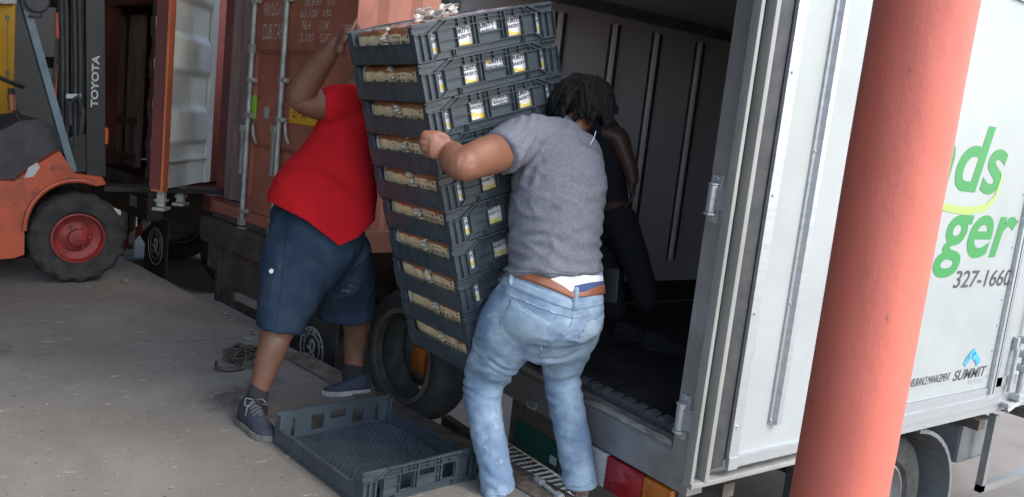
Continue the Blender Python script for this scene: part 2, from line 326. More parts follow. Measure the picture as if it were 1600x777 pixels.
# ------------------------------------------------------------ the delivery truck
TR = thing('box_truck', 'white refrigerated box truck backed up to the dock with its rear door open', 'truck', (2.45, 3.14, GZ))
X0, YR, YL, ZB, ZF, ZT = 2.45, 2.008, 4.28, .195, .39, 2.47
XE = 6.7
mb = MB()                                     # far side wall, seen from inside
mb.box((X0+.06, YL-.075, ZB), (XE, YL, ZT)); mb.build('far_wall', 'whitein', TR)
mb = MB(); mb.box((X0+.18, YL-.09, ZF), (XE-.08, YL-.077, ZF+.15)); mb.build('kick_plate', 'floorblk', TR)
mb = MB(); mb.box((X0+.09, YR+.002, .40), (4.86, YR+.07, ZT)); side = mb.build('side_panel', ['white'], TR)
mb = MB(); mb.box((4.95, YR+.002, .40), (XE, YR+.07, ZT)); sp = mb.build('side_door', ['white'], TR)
mb = MB(); mb.box((4.94, YR-.012, .398), (5.0, YR+.001, ZT-.04)); mb.box((4.94, YR-.012, .398), (XE, YR+.001, .45)); mb.build('frame', 'alu', sp)
mb = MB(); mb.box((X0+.06, YR+.09, ZT-.08), (XE, YL-.078, ZT-.002)); mb.build('ceiling', 'whitein', TR)
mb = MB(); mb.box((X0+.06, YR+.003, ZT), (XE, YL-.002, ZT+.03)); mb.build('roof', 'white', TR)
mb = MB(); mb.box((XE-.08, YR+.09, ZF), (XE-.002, YL-.08, ZT-.082)); mb.build('front_bulkhead', 'whitein', TR)
mb = MB(); mb.box((X0+.1, YR+.072, ZF), (XE-.08, YR+.088, ZT-.082)); mb.build('near_wall_lining', 'whitein', TR)
mb = MB()                                      # ceiling cove: dark channel along the top of the far wall
mb.prism([(X0+.1, YL-.078, 2.33), (X0+.1, YL-.14, 2.33), (X0+.1, YL-.16, 2.388), (X0+.1, YL-.078, 2.388)], (XE-X0-.2, 0, 0)); mb.build('ceiling_cove', 'steel', TR)
mb = MB(); mb.tube([(3.9, 3.3, 2.36), (5.0, 3.3, 2.36)], .02); mb.build('ceiling_light_tube', 'inklite', TR)
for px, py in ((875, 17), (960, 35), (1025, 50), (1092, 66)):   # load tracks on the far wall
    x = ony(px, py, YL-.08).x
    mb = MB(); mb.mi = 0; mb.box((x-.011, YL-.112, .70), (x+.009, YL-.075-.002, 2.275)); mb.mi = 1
    mb.box((x-.028, YL-.084, .70), (x-.0125, YL-.0752, 2.275)); mb.box((x+.0095, YL-.106, .70), (x+.045, YL-.0752, 2.275)); mb.build('load_track', ['track', 'rubber'], TR)  # wide right band is shade put into colour, using the black rubber material
for x in (5.05, 5.65):
    mb = MB(); mb.box((x-.012, YL-.112, .70), (x+.012, YL-.077, 2.275)); mb.build('load_track', 'track', TR)
mb = MB(); mb.box((X0+.16, YR+.09, ZF-.09), (XE-.082, YL-.092, ZF-.03))
n = 58
for i in range(n):                              # floor grooves run the length of the box
    y = YR+.11+i*(YL-YR-.22)/n; mb.box((X0+.17, y, ZF-.0299), (XE-.09, y+.02, ZF-.004))
mb.build('floor', 'floorblk', TR)
mb = MB(); mb.box((X0+.13, YR+.1, ZF-.05), (X0+.158, YL-.1, ZF-.012))
for i in range(26): 
    y = YR+.12+i*.078; mb.box((X0+.128, y, ZF-.0119), (X0+.185, y+.04, ZF+.006))
mb.build('floor_edge', 'steel', TR)
mb = MB(); fr = MB()                            # rear frame: posts, header, sill
yo = 2.112
fr.box((X0, YR, ZB), (X0+.07, yo, ZT+.02)); fr.box((X0, YL-.1, ZB), (X0+.07, YL, ZT+.02)); fr.box((X0+.001, yo, ZT-.09), (X0+.07, YL-.1, ZT+.02))
fr.box((X0+.071, YR+.0, ZB), (X0+.088, YR+.07, ZT+.0)); RF = fr.build('rear_frame', 'steel', TR)
mb = MB(); mb.prism([(X0+.001, yo+.001, ZB), (X0+.001, yo+.001, .337), (X0+.012, yo+.001, .352), (X0+.06, yo+.001, .36), (X0+.06, yo+.001, ZB)], (0, YL-.1-yo-.002, 0)); mb.build('sill_panel', 'steel', TR)
mb = MB(); mb.box((X0+.004, yo+.01, .354), (X0+.05, YL-.11, .385)); mb.box((X0+.051, yo+.01, .33), (X0+.06, YL-.11, .372)); mb.build('sill_lip', 'sill', TR)
mb = MB(); mb.box((X0+.061, yo, .30), (X0+.127, YL-.11, .335)); mb.build('gutter', 'black', TR)
def hinge(z, px=0):
    y = 2.07; mb = MB(); mb.tube([(X0-.022, y+.005, z-.05), (X0-.022, y+.005, z+.05)], .02, 14); mb.tube([(X0-.022, y+.005, z-.062), (X0-.022, y+.005, z-.052)], .026, 14); mb.tube([(X0-.022, y+.005, z+.052), (X0-.022, y+.005, z+.058)], .024, 14)
    mb.box((X0-.03, y-.105, z-.04), (X0-.018, y, z+.042), bev=.003); mb.box((X0-.008, y-.02, z-.09), (X0-.001, y+.03, z+.09), bev=.002)
    mb.tube([(X0-.014, y+.008, z-.075), (X0-.002, y+.008, z-.075)], .008); mb.tube([(X0-.014, y+.008, z+.075), (X0-.002, y+.008, z+.075)], .008)
    mb.build('hinge', 'alu', TR, smooth=True)
hinge(1.362); hinge(.50); hinge(2.2)
# side rails along the bottom and top of the near side
mb = MB(); y = YR-.006
for a, b, dy in ((.242, .285, .0), (.285, .345, .006), (.345, .398, .0)): mb.box((2.56, y-dy, a+.001), (XE, YR+.06, b))
mb.build('side_rail', 'alu', TR)
mb = MB(); mb.box((X0+.089, YR-.012, ZT-.05), (XE, YR+.001, ZT+.032)); mb.build('top_rail', 'alu', TR)
mb = MB(); mb.box((4.862, YR-.02, .36), (4.885, YR+.05, ZT)); mb.box((4.91, YR-.016, .36), (4.925, YR+.05, ZT)); mb.mi = 1; mb.box((4.8855, YR-.006, .36), (4.9095, YR+.05, ZT)); mb.mi = 1; mb.box((4.9255, YR-.001, .36), (4.9385, YR+.05, ZT)); mb.build('side_post', ['alu', 'rubber'], TR)
# side door lock
mb = MB(); lx = 5.16; ly = YR-.045
mb.tube([(lx, ly, .30), (lx, ly, ZT)], .017, 12); mb.tube([(lx-.09, ly+.015, .36), (lx-.09, ly+.015, .62)], .012, 10)
for z in (.33, .50, .58, .66): mb.box((lx-.035, ly-.025, z-.018), (lx+.03, YR-.001, z+.018), bev=.004)
mb.box((lx-.12, ly-.01, .27), (lx+.035, YR-.01, .30), bev=.004); mb.tube([(lx-.11, ly, .255), (lx+.05, ly, .305)], .014)
mb.box((lx-.10, YR-.03, .60), (lx-.075, YR-.001, .68), bev=.003); mb.build('door_lock', 'rod', TR, smooth=True)
# under-frame
mb = MB(); mb.box((2.8, 2.5, .02), (XE, 2.6, .19)); mb.box((2.8, 3.7, .02), (XE, 3.8, .19))
for x in (2.7, 3.3, 4.9, 5.5, 6.2): mb.box((x, YR+.02, .13), (x+.07, YL-.02, .191))
mb.tube([(2.9, 3.1, -.25), (6.6, 3.1, -.15)], .05); mb.tube([(4.22, 2.3, -.25), (4.22, 4.0, -.25)], .06); mb.box((4.05, 3.0, -.4), (4.4, 3.3, -.1), bev=.05); mb.build('chassis', 'chassis', TR)
mb = MB(); mb.box((5.1, YR+.02, -.28), (5.14, YR+.06, .195)); mb.box((5.1, YR+.02, -.285), (6.6, YR+.06, -.24)); mb.box((5.9, YR+.02, -.28), (5.94, YR+.06, .195)); mb.build('side_guard', 'steel', TR)
def wheel(c, R, wid, rimR, axis, parent, tm='tyre', rm='steel', lug=0, emb=None):
    c = V(c); hw = wid/2; axis = V(axis)
    prof = [(rimR, -hw*.72), (rimR+.02, -hw*.9), (R*.86, -hw), (R*.955, -hw*.86), (R, -hw*.6), (R, hw*.6), (R*.955, hw*.86), (R*.86, hw), (rimR+.02, hw*.9), (rimR, hw*.72)]
    tb = MB(); nn = 96 if lug else 56
    tb.lathe(prof, c, axis, nn, jitter=(lambda i, r: 1-(lug if (i//3) % 2 and r > R*.9 else 0)) if lug else None)
    wh = tb.build('wheel', tm, parent, smooth=True)
    rb = MB(); s = 1
    rb.lathe([(rimR+.004, hw*.7), (rimR-.012, hw*.74), (rimR-.02, hw*.3), (rimR*.62, hw*.12), (rimR*.55, hw*.2), (rimR*.34, hw*.3), (rimR*.33, hw*.62), (rimR*.2, hw*.7), (.001, hw*.7)], c, axis, 40)
    rb.lathe([(rimR+.002, -hw*.7), (rimR-.012, -hw*.72), (rimR-.02, hw*.1), (rimR*.6, hw*.05)], c, axis, 40)
    ax2 = axis.cross(UZ).normalized(); ax3 = axis.cross(ax2)
    for i in range(6):
        a = i*math.pi/3; d = (ax2*math.cos(a)+ax3*math.sin(a))*rimR*.48; rb.tube([c+d+axis*hw*.2, c+d+axis*hw*.36], .014, 6)
    rb.build('rim', rm, wh, smooth=True); return wh
wheel((4.22, 2.24, -.25), .4, .2, .235, (0, -1, 0), TR); wheel((4.22, 4.05, -.25), .4, .2, .235, (0, 1, 0), TR)
mb = MB(); pts = []
for i in range(13):
    a = rad(-10+i*95/12); pts.append((4.22+.52*math.cos(a), YR+.03, -.25+.47*math.sin(a)))
inner = [(4.22+(p[0]-4.22)*.955, p[1], -.25+(p[2]+.25)*.955) for p in pts[::-1]]; 
for i in range(12): mb.prism([pts[i], pts[i+1], inner[11-i], inner[12-i]], (0, .42, 0))
mb.build('mudguard', 'fender', TR)
mb = MB(); mb.box((4.95, YR+.12, -.12), (5.35, YR+.5, .12), bev=.02); mb.build('battery_box', 'fender', TR)
mb = MB(); mb.box((X0+.22, YR+.1, -.42), (X0+.28, YL-.1, -.28), bev=.01); mb.box((X0+.26, 2.5, -.27), (X0+.3, 2.58, .12)); mb.box((X0+.26, 3.7, -.27), (X0+.3, 3.78, .12)); mb.build('underrun_bar', 'chassis', TR)
for y in (2.06, 3.86):
    mb = MB(); mb.box((3.72, y, -.58), (3.735, y+.36, .12)); mb.build('mud_flap', 'rubber', TR)
mb = MB(); mb.lathe([(.2, -.1), (.36, -.1), (.39, -.05), (.39, .05), (.36, .1), (.2, .1)], (3.2, 3.15, -.12), (0, 0, 1), 36); mb.build('spare_wheel', 'tyre', TR, smooth=True)
# lights
def rearlight(y0, y1, flip):
    z0, z1 = .035, .192; L = y1-y0; seg = [(0, .27, 'lensw'), (.27, .70, 'lensr'), (.70, 1, 'lensa')]
    root = MB(); root.box((X0+.022, y0-.01, z0-.01), (X0+.1, y1+.01, z1)); h = root.build('rear_light', 'rubber', TR)
    for a, b, m in seg:
        if not flip: ya, yb = y1-a*L, y1-b*L
        else: ya, yb = y0+a*L, y0+b*L
        mm = MB(); mm.box((X0-.012, min(ya, yb)+.002, z0), (X0+.022, max(ya, yb)-.002, z1-.006), bev=.008); mm.build('lens', m, h, smooth=True)
rearlight(2.075, 2.60, False); rearlight(3.70, 4.215, True)
mb = MB(); mb.box((X0+.012, 2.72, -.045), (X0+.05, 3.2, .193)); mb.build('plate_panel', 'chassis', TR)
mb = MB(); mb.mi = 0; mb.box((X0+.004, 2.78, -.03), (X0+.011, 3.14, .10)); mb.mi = 1
mb.box((X0+.002, 2.80, -.01), (X0+.0039, 2.85, .03)); mb.build('number_plate', ['plate', 'inklite'], TR)
mb = MB(); a = onx(833, 634, X0); mb.box((X0-.006, a.y-.03, a.z-.02), (X0-.001, a.y+.035, a.z+.02)); mb.tube([(X0-.02, a.y+.03, a.z+.012), (X0-.03, a.y, a.z-.002), (X0-.012, a.y-.04, a.z-.004)], .007); mb.build('latch', 'alu', TR, smooth=True)
mb = MB(); mb.box((X0-.02, 2.7, -.16), (X0+.14, 3.5, -.13))
for i in range(18): mb.prism([(X0-.02, 2.71+i*.044, -.1299), (X0-.02, 2.735+i*.044, -.1299), (X0-.02, 2.735+i*.044, -.112), (X0-.02, 2.722+i*.044, -.105)], (.15, 0, 0))
mb.build('rear_step', 'steel', TR)
# open rear door, folded back along the side
DY = 1.93
def dx(px, py): return ony(px, py, DY).x
rd = MB(); xa, xb = dx(1175, 553)-.005, 3.62
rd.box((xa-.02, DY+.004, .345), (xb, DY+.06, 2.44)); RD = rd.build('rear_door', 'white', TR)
mb = MB(); x1 = dx(1160, 553); 
mb.box((x1, DY-.012, .33), (xa, DY+.0035, 2.45)); mb.box((xa, DY-.012, .33), (xb, DY+.0035, .372)); mb.box((x1+.001, DY-.016, .322), (xa+.005, DY-.0121, .375), bev=.002)
for z in (.5, .95, 1.4, 1.85): mb.tube([(x1+.02, DY-.012, z), (x1+.02, DY-.017, z)], .006, 8)
mb.build('door_frame', 'alu', RD)
mb = MB(); x2 = dx(1138, 553); mb.box((x2, DY+.004, .33), (x1-.001, DY+.062, 2.45), bev=.012); mb.build('rubber_edge', 'rubber', RD, smooth=True)
mb = MB(); x3 = dx(1112, 553)
mb.box((x2-.03, DY-.004, .285), (x2-.004, DY+.045, 2.46), bev=.006); mb.box((x3+.001, DY+.01, .285), (x3+.022, DY+.05, 2.46), bev=.006); mb.box((x3, DY+.0, .268), (xb, DY+.05, .29), bev=.004)
mb.build('gasket', 'gasket', RD, smooth=True)
mb = MB(); bxx = dx(1208, 665); zb = ony(1208, 665, DY-.02).z
mb.mi = 0; mb.box((bxx-.035, DY-.006, zb), (bxx+.035, DY+.0038, 2.4)); mb.mi = 0; mb.prism([(bxx-.02, DY-.0061, zb), (bxx+.02, DY-.0061, zb), (bxx+.014, DY-.026, zb), (bxx-.014, DY-.026, zb)], (0, 0, 2.4-zb))
for z in (zb+.015, zb+.5, zb+1.1):
    for s in (-1, 1): mb.tube([(bxx+s*.028, DY-.006, z), (bxx+s*.028, DY-.011, z)], .006, 8)
mb.build('door_track', 'alu', RD)
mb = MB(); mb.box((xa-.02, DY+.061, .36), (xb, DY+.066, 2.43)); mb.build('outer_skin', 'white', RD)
# graphics on the side
SX, SY, SP = V((1, 0, 0)), UZ, V((4, YR+.002, 1))
g = MB(); g.mi = 0
g.pxtext('ds', SP, SX, SY, (1487, 301), (1563, 304), (1535, 195), shear=.22, bold=.018)
a = [ony(q[0], q[1], YR) for q in ((1487, 301), (1563, 304), (1535, 195))]
g.pxtext('ger', SP, SX, SY, (1453, 441), (1574, 425), (1512, 335), shear=.2, bold=.018)
g.text('han', SP, SX, SY, a[0].x-4-.60, a[0].x-4-.03, a[0].z-1, a[2].z-1, shear=.22, bold=.018)
b = [ony(q[0], q[1], YR) for q in ((1453, 441), (1512, 335))]
g.text('hun', SP, SX, SY, b[0].x-4-.60, b[0].x-4-.03, b[0].z-1+.11, b[1].z-1+.13, shear=.2, bold=.018)
g.build('lettering', 'green', side)
g = MB(); sw = [(1430, 302), (1455, 316), (1480, 325), (1510, 330), (1540, 325), (1556, 308), (1565, 280), (1566, 268)]; wd = [3, 6, 9, 10, 9, 7, 5, 4]
pp = [ony(x, y, YR-.001) for x, y in sw]
for i in range(len(pp)-1):
    def off(j): 
        t = (pp[min(j+1, len(pp)-1)]-pp[max(j-1, 0)]).normalized(); return V((-t.z, 0, t.x))*wd[j]*.0019
    vs = [pp[i]-off(i), pp[i+1]-off(i+1), pp[i+1]+off(i+1), pp[i]+off(i)]; g.face([g.bm.verts.new(v) for v in vs])
g.build('swoosh', 'lime', side)
mb = MB()
for i in range(14):
    z = .47+i*.145
    for x in (4.83, 3.66): mb.tube([(x, YR+.002, z), (x, YR-.003, z)], .006, 8)
mb.build('rivets', 'alu', side)
for t, l, r, h, kw, m, nm in (('327-1660', (1488, 451), (1577, 446), (1533, 422), dict(shear=.15, bold=.012), 'ink', 'phone_number'), ('d', (1443, 433), (1448, 432), (1446, 420), dict(shear=.15), 'ink', 'small_letter'),
        ('SUMMIT', (1488, 595), (1539, 588), (1513, 576), dict(shear=.25, bold=.02), 'ink', 'sponsor_name'), ('INSURANCE MANAGEMENT', (1419, 604), (1483, 596), (1450, 588), dict(shear=.2, space=.85), 'ink', 'sponsor_name'),
        ('INSURANCE BROKERS', (1419, 610), (1481, 599), (1450, 602.5), dict(shear=.2), 'inklite', 'small_print'), ('i', (1411, 612), (1416, 611), (1413, 593), dict(shear=.2), 'ink', 'sponsor_mark'), ('INSURANCE', (1512, 600), (1537, 597), (1524, 592), dict(shear=.25), 'inklite', 'small_print')):
    g = MB(); g.pxtext(t, SP, SX, SY, l, r, h, **kw); g.build(nm, m, side)
g = MB()
def band(pts, t):
    P_ = [ony(x, y, YR-.001) for x, y in pts]
    for i in range(len(P_)-1):
        d = (P_[i+1]-P_[i]).normalized(); n_ = V((-d.z, 0, d.x))*t; g.face([g.bm.verts.new(v) for v in (P_[i]-n_, P_[i+1]-n_*1.02, P_[i+1]+n_, P_[i]+n_)])
band([(1507, 571), (1514, 559), (1521, 550), (1525, 549)], .018); band([(1522, 555), (1526, 559), (1529, 568)], .022); g.build('chevron_logo', 'blueink', side)
# ------------------------------------------------------------ column
cc = V((2.095, 1.190, 0))
C = thing('steel_column', 'thick round salmon red painted column standing on the dock edge beside the truck', 'column', cc)
mb = MB(); n = 64; H_ = 4.28; rr = .125; rows = 90; R_ = []
for k in range(rows+1):
    z = H_*k/rows; R_.append([mb.bm.verts.new(cc+V((math.cos(2*math.pi*j/n), math.sin(2*math.pi*j/n), 0))*(rr+noise.noise(V((math.cos(2*math.pi*j/n)*2, math.sin(2*math.pi*j/n)*2, z*3)))*.0016)+V((0, 0, z))) for j in range(n)])
for k in range(rows):
    for j in range(n): mb.face([R_[k][j], R_[k][(j+1) % n], R_[k+1][(j+1) % n], R_[k+1][j]])
mb.build('shaft', 'col', C, smooth='all')
mb = MB(); rr_h = V((r0.x, r0.y, 0)).normalized(); ff_h = V((fw.x, fw.y, 0)).normalized(); mb.box((.095, .015, 0), (.146, .10, H_), rot=Matrix.Translation(cc) @ Matrix((rr_h, ff_h, UZ)).transposed().to_4x4(), bev=.006); mb.build('side_rib', 'pipe', C, smooth=True)
mb = MB(); mb.box(cc+V((-.2, -.2, 0)), cc+V((.2, .2, .015))); mb.build('base_plate', 'col', C)
# ------------------------------------------------------------ shipping containers (dock frame)
B = .5
def corr(mb, p0, ax, length, z0, z1, nrm, depth=.035, pitch=.28, thick=.004):    # corrugated sheet
    k = int(length/pitch); pr = []
    for i in range(k):
        s = i*pitch; pr += [(s, 0), (s+pitch*.25, 0), (s+pitch*.5, depth), (s+pitch*.75, depth)]
    pr.append((k*pitch, 0)); 
    for (s0, d0), (s1, d1) in zip(pr[:-1], pr[1:]):
        a = V(p0)+V(ax)*s0+V(nrm)*d0; b = V(p0)+V(ax)*s1+V(nrm)*d1
        mb.face([mb.bm.verts.new(mb.T @ (V((q.x, q.y, z)))) for q, z in ((a, z0), (b, z0), (b, z1), (a, z1))])
zc = .53
a0, a1 = dk(545, 200, B).y, dk(332, 300, B).y
C1 = thing('shipping_container', 'brown red shipping container with white payload stencils and two grey lock rods on its door', 'container', DK @ V((B, (a0+a1)/2, zc)), group='containers parked at the dock')
mb = MB(DK); mb.box((B, a0, zc), (B+.12, a0+.06, 3.1)); mb.box((B, a0+.061, zc), (B+.14, a1-.001, zc+.09)); mb.box((B, a0+.061, 2.95), (B+.12, a1-.06, 3.1)); mb.build('door_frame', 'cred', C1)
mb = MB(DK); corr(mb, (B+.12, a0+.05, 0), (1, 0, 0), 11.9, zc+.16, 3.0, (0, -1, 0), .036); mb.build('side_wall', 'cside', C1)
mb = MB(DK); mb.box((B+.121, a0-.002, zc), (12.6, a0+.06, zc+.155)); mb.box((B+.121, a0-.002, 3.0), (12.6, a0+.06, 3.1)); mb.build('side_rail', 'cside', C1)
mb = MB(DK); mb.box((B+.02, a0+.07, 3.1), (12.6, a1-.01, 3.12)); mb.build('roof', 'cside', C1)
aL = dk(385, 250, B).y
lf = MB(DK); ys_ = [zc+.095, zc+.20, zc+.24, zc+.62, zc+.66, zc+.98, zc+1.02, zc+1.36, zc+1.40, zc+1.74, zc+1.78, zc+2.12, zc+2.16, 2.94]
dd = [0, 0, .03, .03, 0, 0, .03, .03, 0, 0, .03, .03, 0, 0]
lf.box((B+.036, a0+.07, zc+.095), (B+.06, aL, 2.94)); lf.box((B+.004, aL-.05, zc+.095), (B+.035, aL, 2.94)); lf.box((B+.004, a0+.062, zc+.095), (B+.035, a0+.10, 2.94))
for i in range(len(ys_)-1):
    q = [(B+.005+dd[i], a0+.10, ys_[i]), (B+.005+dd[i], aL-.05, ys_[i]), (B+.005+dd[i+1], aL-.05, ys_[i+1]), (B+.005+dd[i+1], a0+.10, ys_[i+1])]
    lf.face([lf.bm.verts.new(DK @ V(p)) for p in q])
DR = lf.build('door', 'cred', C1)
for px, py in ((388, 180), (437, 180)):           # lock rods with brackets, cams and handles
    a = dk(px, py, B-.03).y; mb = MB(DK); mb.tube([(B-.03, a, zc-.02), (B-.03, a, 3.05)], .021, 12)
    for z in (.62, dk(px, 125, B).z, 1.05+.35, 2.3): mb.box((B-.045, a-.05, z-.018), (B+.003, a+.045, z+.018), bev=.004)
    mb.box((B-.055, a-.03, zc-.03), (B-.01, a+.035, zc+.03), bev=.006); mb.box((B-.05, a-.04, zc-.06), (B+.0, a+.04, zc-.045), bev=.003)
    mb.build('lock_rod', 'rod', DR, smooth=True)
    mb = MB(DK); zt = dk(px, 200, B).z; mb.box((B-.06, a+.005, zt-.04), (B-.015, a+.085, zt+.02), bev=.008); mb.box((B-.055, a+.03, zt-.38), (B-.04, a+.065, zt-.02), bev=.005)
    mb.tube([(B-.02, a-.09, zt+.05), (B-.05, a-.13, zt+.03), (B-.05, a-.15, zt-.05), (B-.02, a-.15, zt-.11)], .012); mb.build('handle', 'rod', DR, smooth=True)
TX, TP = -DD, DK @ V((B+.003, 0, 0))
for t, l, r, h in (('PAYLOAD', (413, 26), (447, 24), (430, 4)), ('CUB.CAP', (410, 61), (442, 63), (428, 37)), ('28.630', (476, 10), (502, 8.5), (489, -3)), ('KGS', (512, 9), (524, 8), (518, -4)),
                   ('63.120', (470, 27), (497, 27), (485, 15)), ('LBS', (505, 26), (518, 25.5), (512, 15)), ('76.4', (471, 46.5), (486, 46.5), (479, 33)), ('CUM', (500, 47), (514, 46.5), (507, 33)),
                   ('2.700', (469, 65), (490, 66), (480, 53)), ('CUFT', (500, 66), (517, 66.5), (508, 53))):
    g = MB(); g.pxtext(t, TP, TX, UZ, l, r, h, shear=.15, bold=.006, thick=.004); g.build('stencil_lettering', 'stencil', DR)
g = MB(DK); p, q = dk(452, 192, B), dk(512, 150, B); g.box((B-.004, p.y, p.z), (B+.0035, q.y, q.z)); g.mi = 1; g.T = Matrix.Identity(4)
g.pxtext("2.9 M", DK @ V((B-.0045, 0, 0)), TX, UZ, (457, 184), (478, 186), (466, 168), bold=.01); g.pxtext("9'6\"", DK @ V((B-.0045, 0, 0)), TX, UZ, (484, 187), (504, 189), (493, 172), bold=.01); g.build('height_sign', ['ysign', 'ink'], DR)
g = MB(DK); p, q = dk(393, 186, B), dk(401, 149, B); g.box((B-.003, p.y, p.z), (B+.0035, q.y, q.z)); g.build('lime_sticker', 'lime_tag', DR)
g = MB(DK); p, q = dk(413, 184, B), dk(420, 168, B); g.box((B-.003, p.y, p.z), (B+.0035, q.y, q.z)); g.build('sticker', 'inklite', DR)
g = MB(DK); p = dk(394, 75, B-.03); g.box((B-.056, p.y-.03, p.z-.04), (B-.008, p.y+.03, p.z+.03), bev=.008); g.build('seal', 'gasket', DR)
# C6 emblem on the side
SN = -DD; sp0 = DK @ V((0, a0+.012, 0))
g = MB(); 
e = onpl(545, 15, sp0, DD); c = onpl(556, 14, sp0, DD)+DN*.06; g.tube([c+(DN*math.cos(t)+UZ*math.sin(t)*1.1)*.035 for t in [rad(40+i*28) for i in range(11)]], .0035, 6); g.tube([c+DN*.07+(DN*math.cos(t)*.7+UZ*math.sin(t)*1.1)*.03 for t in [i*2*math.pi/12 for i in range(12)]], .0035, 6, closed=True); g.build('emblem', 'cemblem', C1)
# left-hand strips of container 1: post, gasket channel, black strip for gap shade
def strip(x0, x1, b0, b1, z0, z1, m, name, par, y=220, bev=.0):
    p, q = dk(x0, y, B).y, dk(x1, y, B).y; mb = MB(DK); mb.box((b0, min(p, q)+.001, z0), (b1, max(p, q)-.001, z1), bev=bev); mb.build(name, m, par)
strip(335, 349, B+.04, B+.16, .67, 3.1, 'cdk', 'corner_post', C1); strip(349, 360, B+.03, B+.12, .66, 3.1, 'cpink', 'door_gasket', C1); strip(360, 371, B+.055, B+.12, .66, 3.1, 'cpink', 'door_gasket', C1)
strip(371, 376, B+.05, B+.12, .66, 3.1, 'pillar', 'edge_strip', C1); strip(376.5, 385, B+.20, B+.24, .62, 3.1, 'black', 'gap_shade_strip', C1)
mb = MB(DK); mb.box((B-.02, a1-.02, zc-.02), (B+.16, a1+.15, zc+.12), bev=.01); mb.build('corner_casting', 'cdk', C1)
mb = MB(DK); mb.box((B+.001, a0+.06, zc-.05), (B+.13, a1-.022, zc-.001)); mb.build('door_sill', 'chassis', C1)
# trailer under container 1
T1 = thing('trailer_chassis', 'grimy dark trailer chassis with a heavy bumper beam under the brown red container', 'trailer', DK @ V((B, (a0+a1)/2, GZ)), group='trailer chassis under the containers')
zt_ = .47
mb = MB(DK); mb.box((B-.06, a0+.02, .25), (B+.12, a1+.10, zt_), bev=.03); mb.build('bumper_beam', 'chassis', T1, smooth=True)
aP = dk(343, 380, B).y
mb = MB(DK); mb.box((B-.0, a0+.05, -.08), (B+.03, aP, .249)); mb.box((B-.02, aP-.05, -.24), (B+.05, aP+.0, .249)); mb.box((B-.001, a0+.05, -.24), (B+.03, aP-.05, -.17)); mb.box((B-.001, a0+.05, -.17), (B+.03, a0+.5, -.08)); mb.box((B-.001, aP-.28, -.17), (B+.03, aP-.05, -.08))
mb.build('rear_underrun', 'chassis', T1)
mb = MB(DK); mb.box((B+.0, aP+.001, .02), (B+.03, aP+.22, .249)); mb.tube([(B-.01, aP+.11, .14), (B-.001, aP+.11, .14)], .07, 24); mb.build('lamp_bracket', 'chassis', T1)
for px, py in ((372, 392), (385, 402), (399, 410)):
    p = dk(px, py, B-.004); mb = MB(DK); mb.tube([(B-.012, p.y, p.z), (B-.0005, p.y, p.z)], .042, 20); mb.build('lamp', 'cdk', T1, smooth=True)
mb = MB(DK); mb.box((B+.06, a0+.6, .0), (12, a0+.75, .46)); mb.box((B+.06, a1-.75, .0), (12, a1-.6, .46)); mb.tube([(B+1.2, a0+.1, -.12), (B+1.2, a1-.1, -.12)], .08)
for x in (2.5, 4.5, 6.5): mb.box((x, a0+.1, .2), (x+.12, a1-.1, .44))
mb.build('frame_rails', 'chassis', T1)
g = MB(); 
for bb in (1.2, 2.4):
    for a in (a0+.3, a1-.3): wheel(DK @ V((B+bb, a, GZ+.5)), .5, .28, .28, DD*(-1 if a < a0+1 else 1), T1)
def flap(px, py, sx, par, txt, bb=B+.25, r=.2):
    p = dk(px, py, bb); mb = MB(DK); mb.box((bb, p.y-.3, GZ+.12), (bb+.015, p.y+.3, .24)); f = mb.build('mud_flap', 'rubber', par)
    g = MB(); c = DK @ V((bb-.003, p.y, p.z)); X, Y = -DD, UZ
    for rr_ in ((r, .005), (r*.68, .003)): g.tube([c+(X*math.cos(t)+Y*math.sin(t))*rr_[0] for t in [i*2*math.pi/32 for i in range(32)]], rr_[1], 6, closed=True)
    for i, ch in enumerate(txt):
        t = rad(165-i*150/(len(txt)-1)); o = c+(X*math.cos(t)+Y*math.sin(t))*r*.73; ty = (X*math.cos(t)+Y*math.sin(t)); tx = ty.cross(X.cross(Y)).normalized()
        if ty.cross(tx).dot(X.cross(Y)) > 0: tx = -tx
        g.text(ch, o, tx, ty, -.018, .018, 0, r*.22, bold=.01)
    g.tube([c+(X*x+Y*y)*r for x, y in ((.0, .45), (.22, .3), (.2, -.05), (-.1, -.2), (-.25, -.35))], .008, 6); g.tube([c+(X*x+Y*y)*r for x, y in ((-.35, .05), (0, -.1), (.38, -.38))], .009, 6); g.tube([c+(X*x+Y*y)*r for x, y in ((-.1, .4), (-.12, .0), (.3, -.3))], .006, 6)
    g.build('round_emblem', 'inklite', f); return f
flap(487, 545, 1, T1, 'TROPICAL', bb=.30, r=.15)
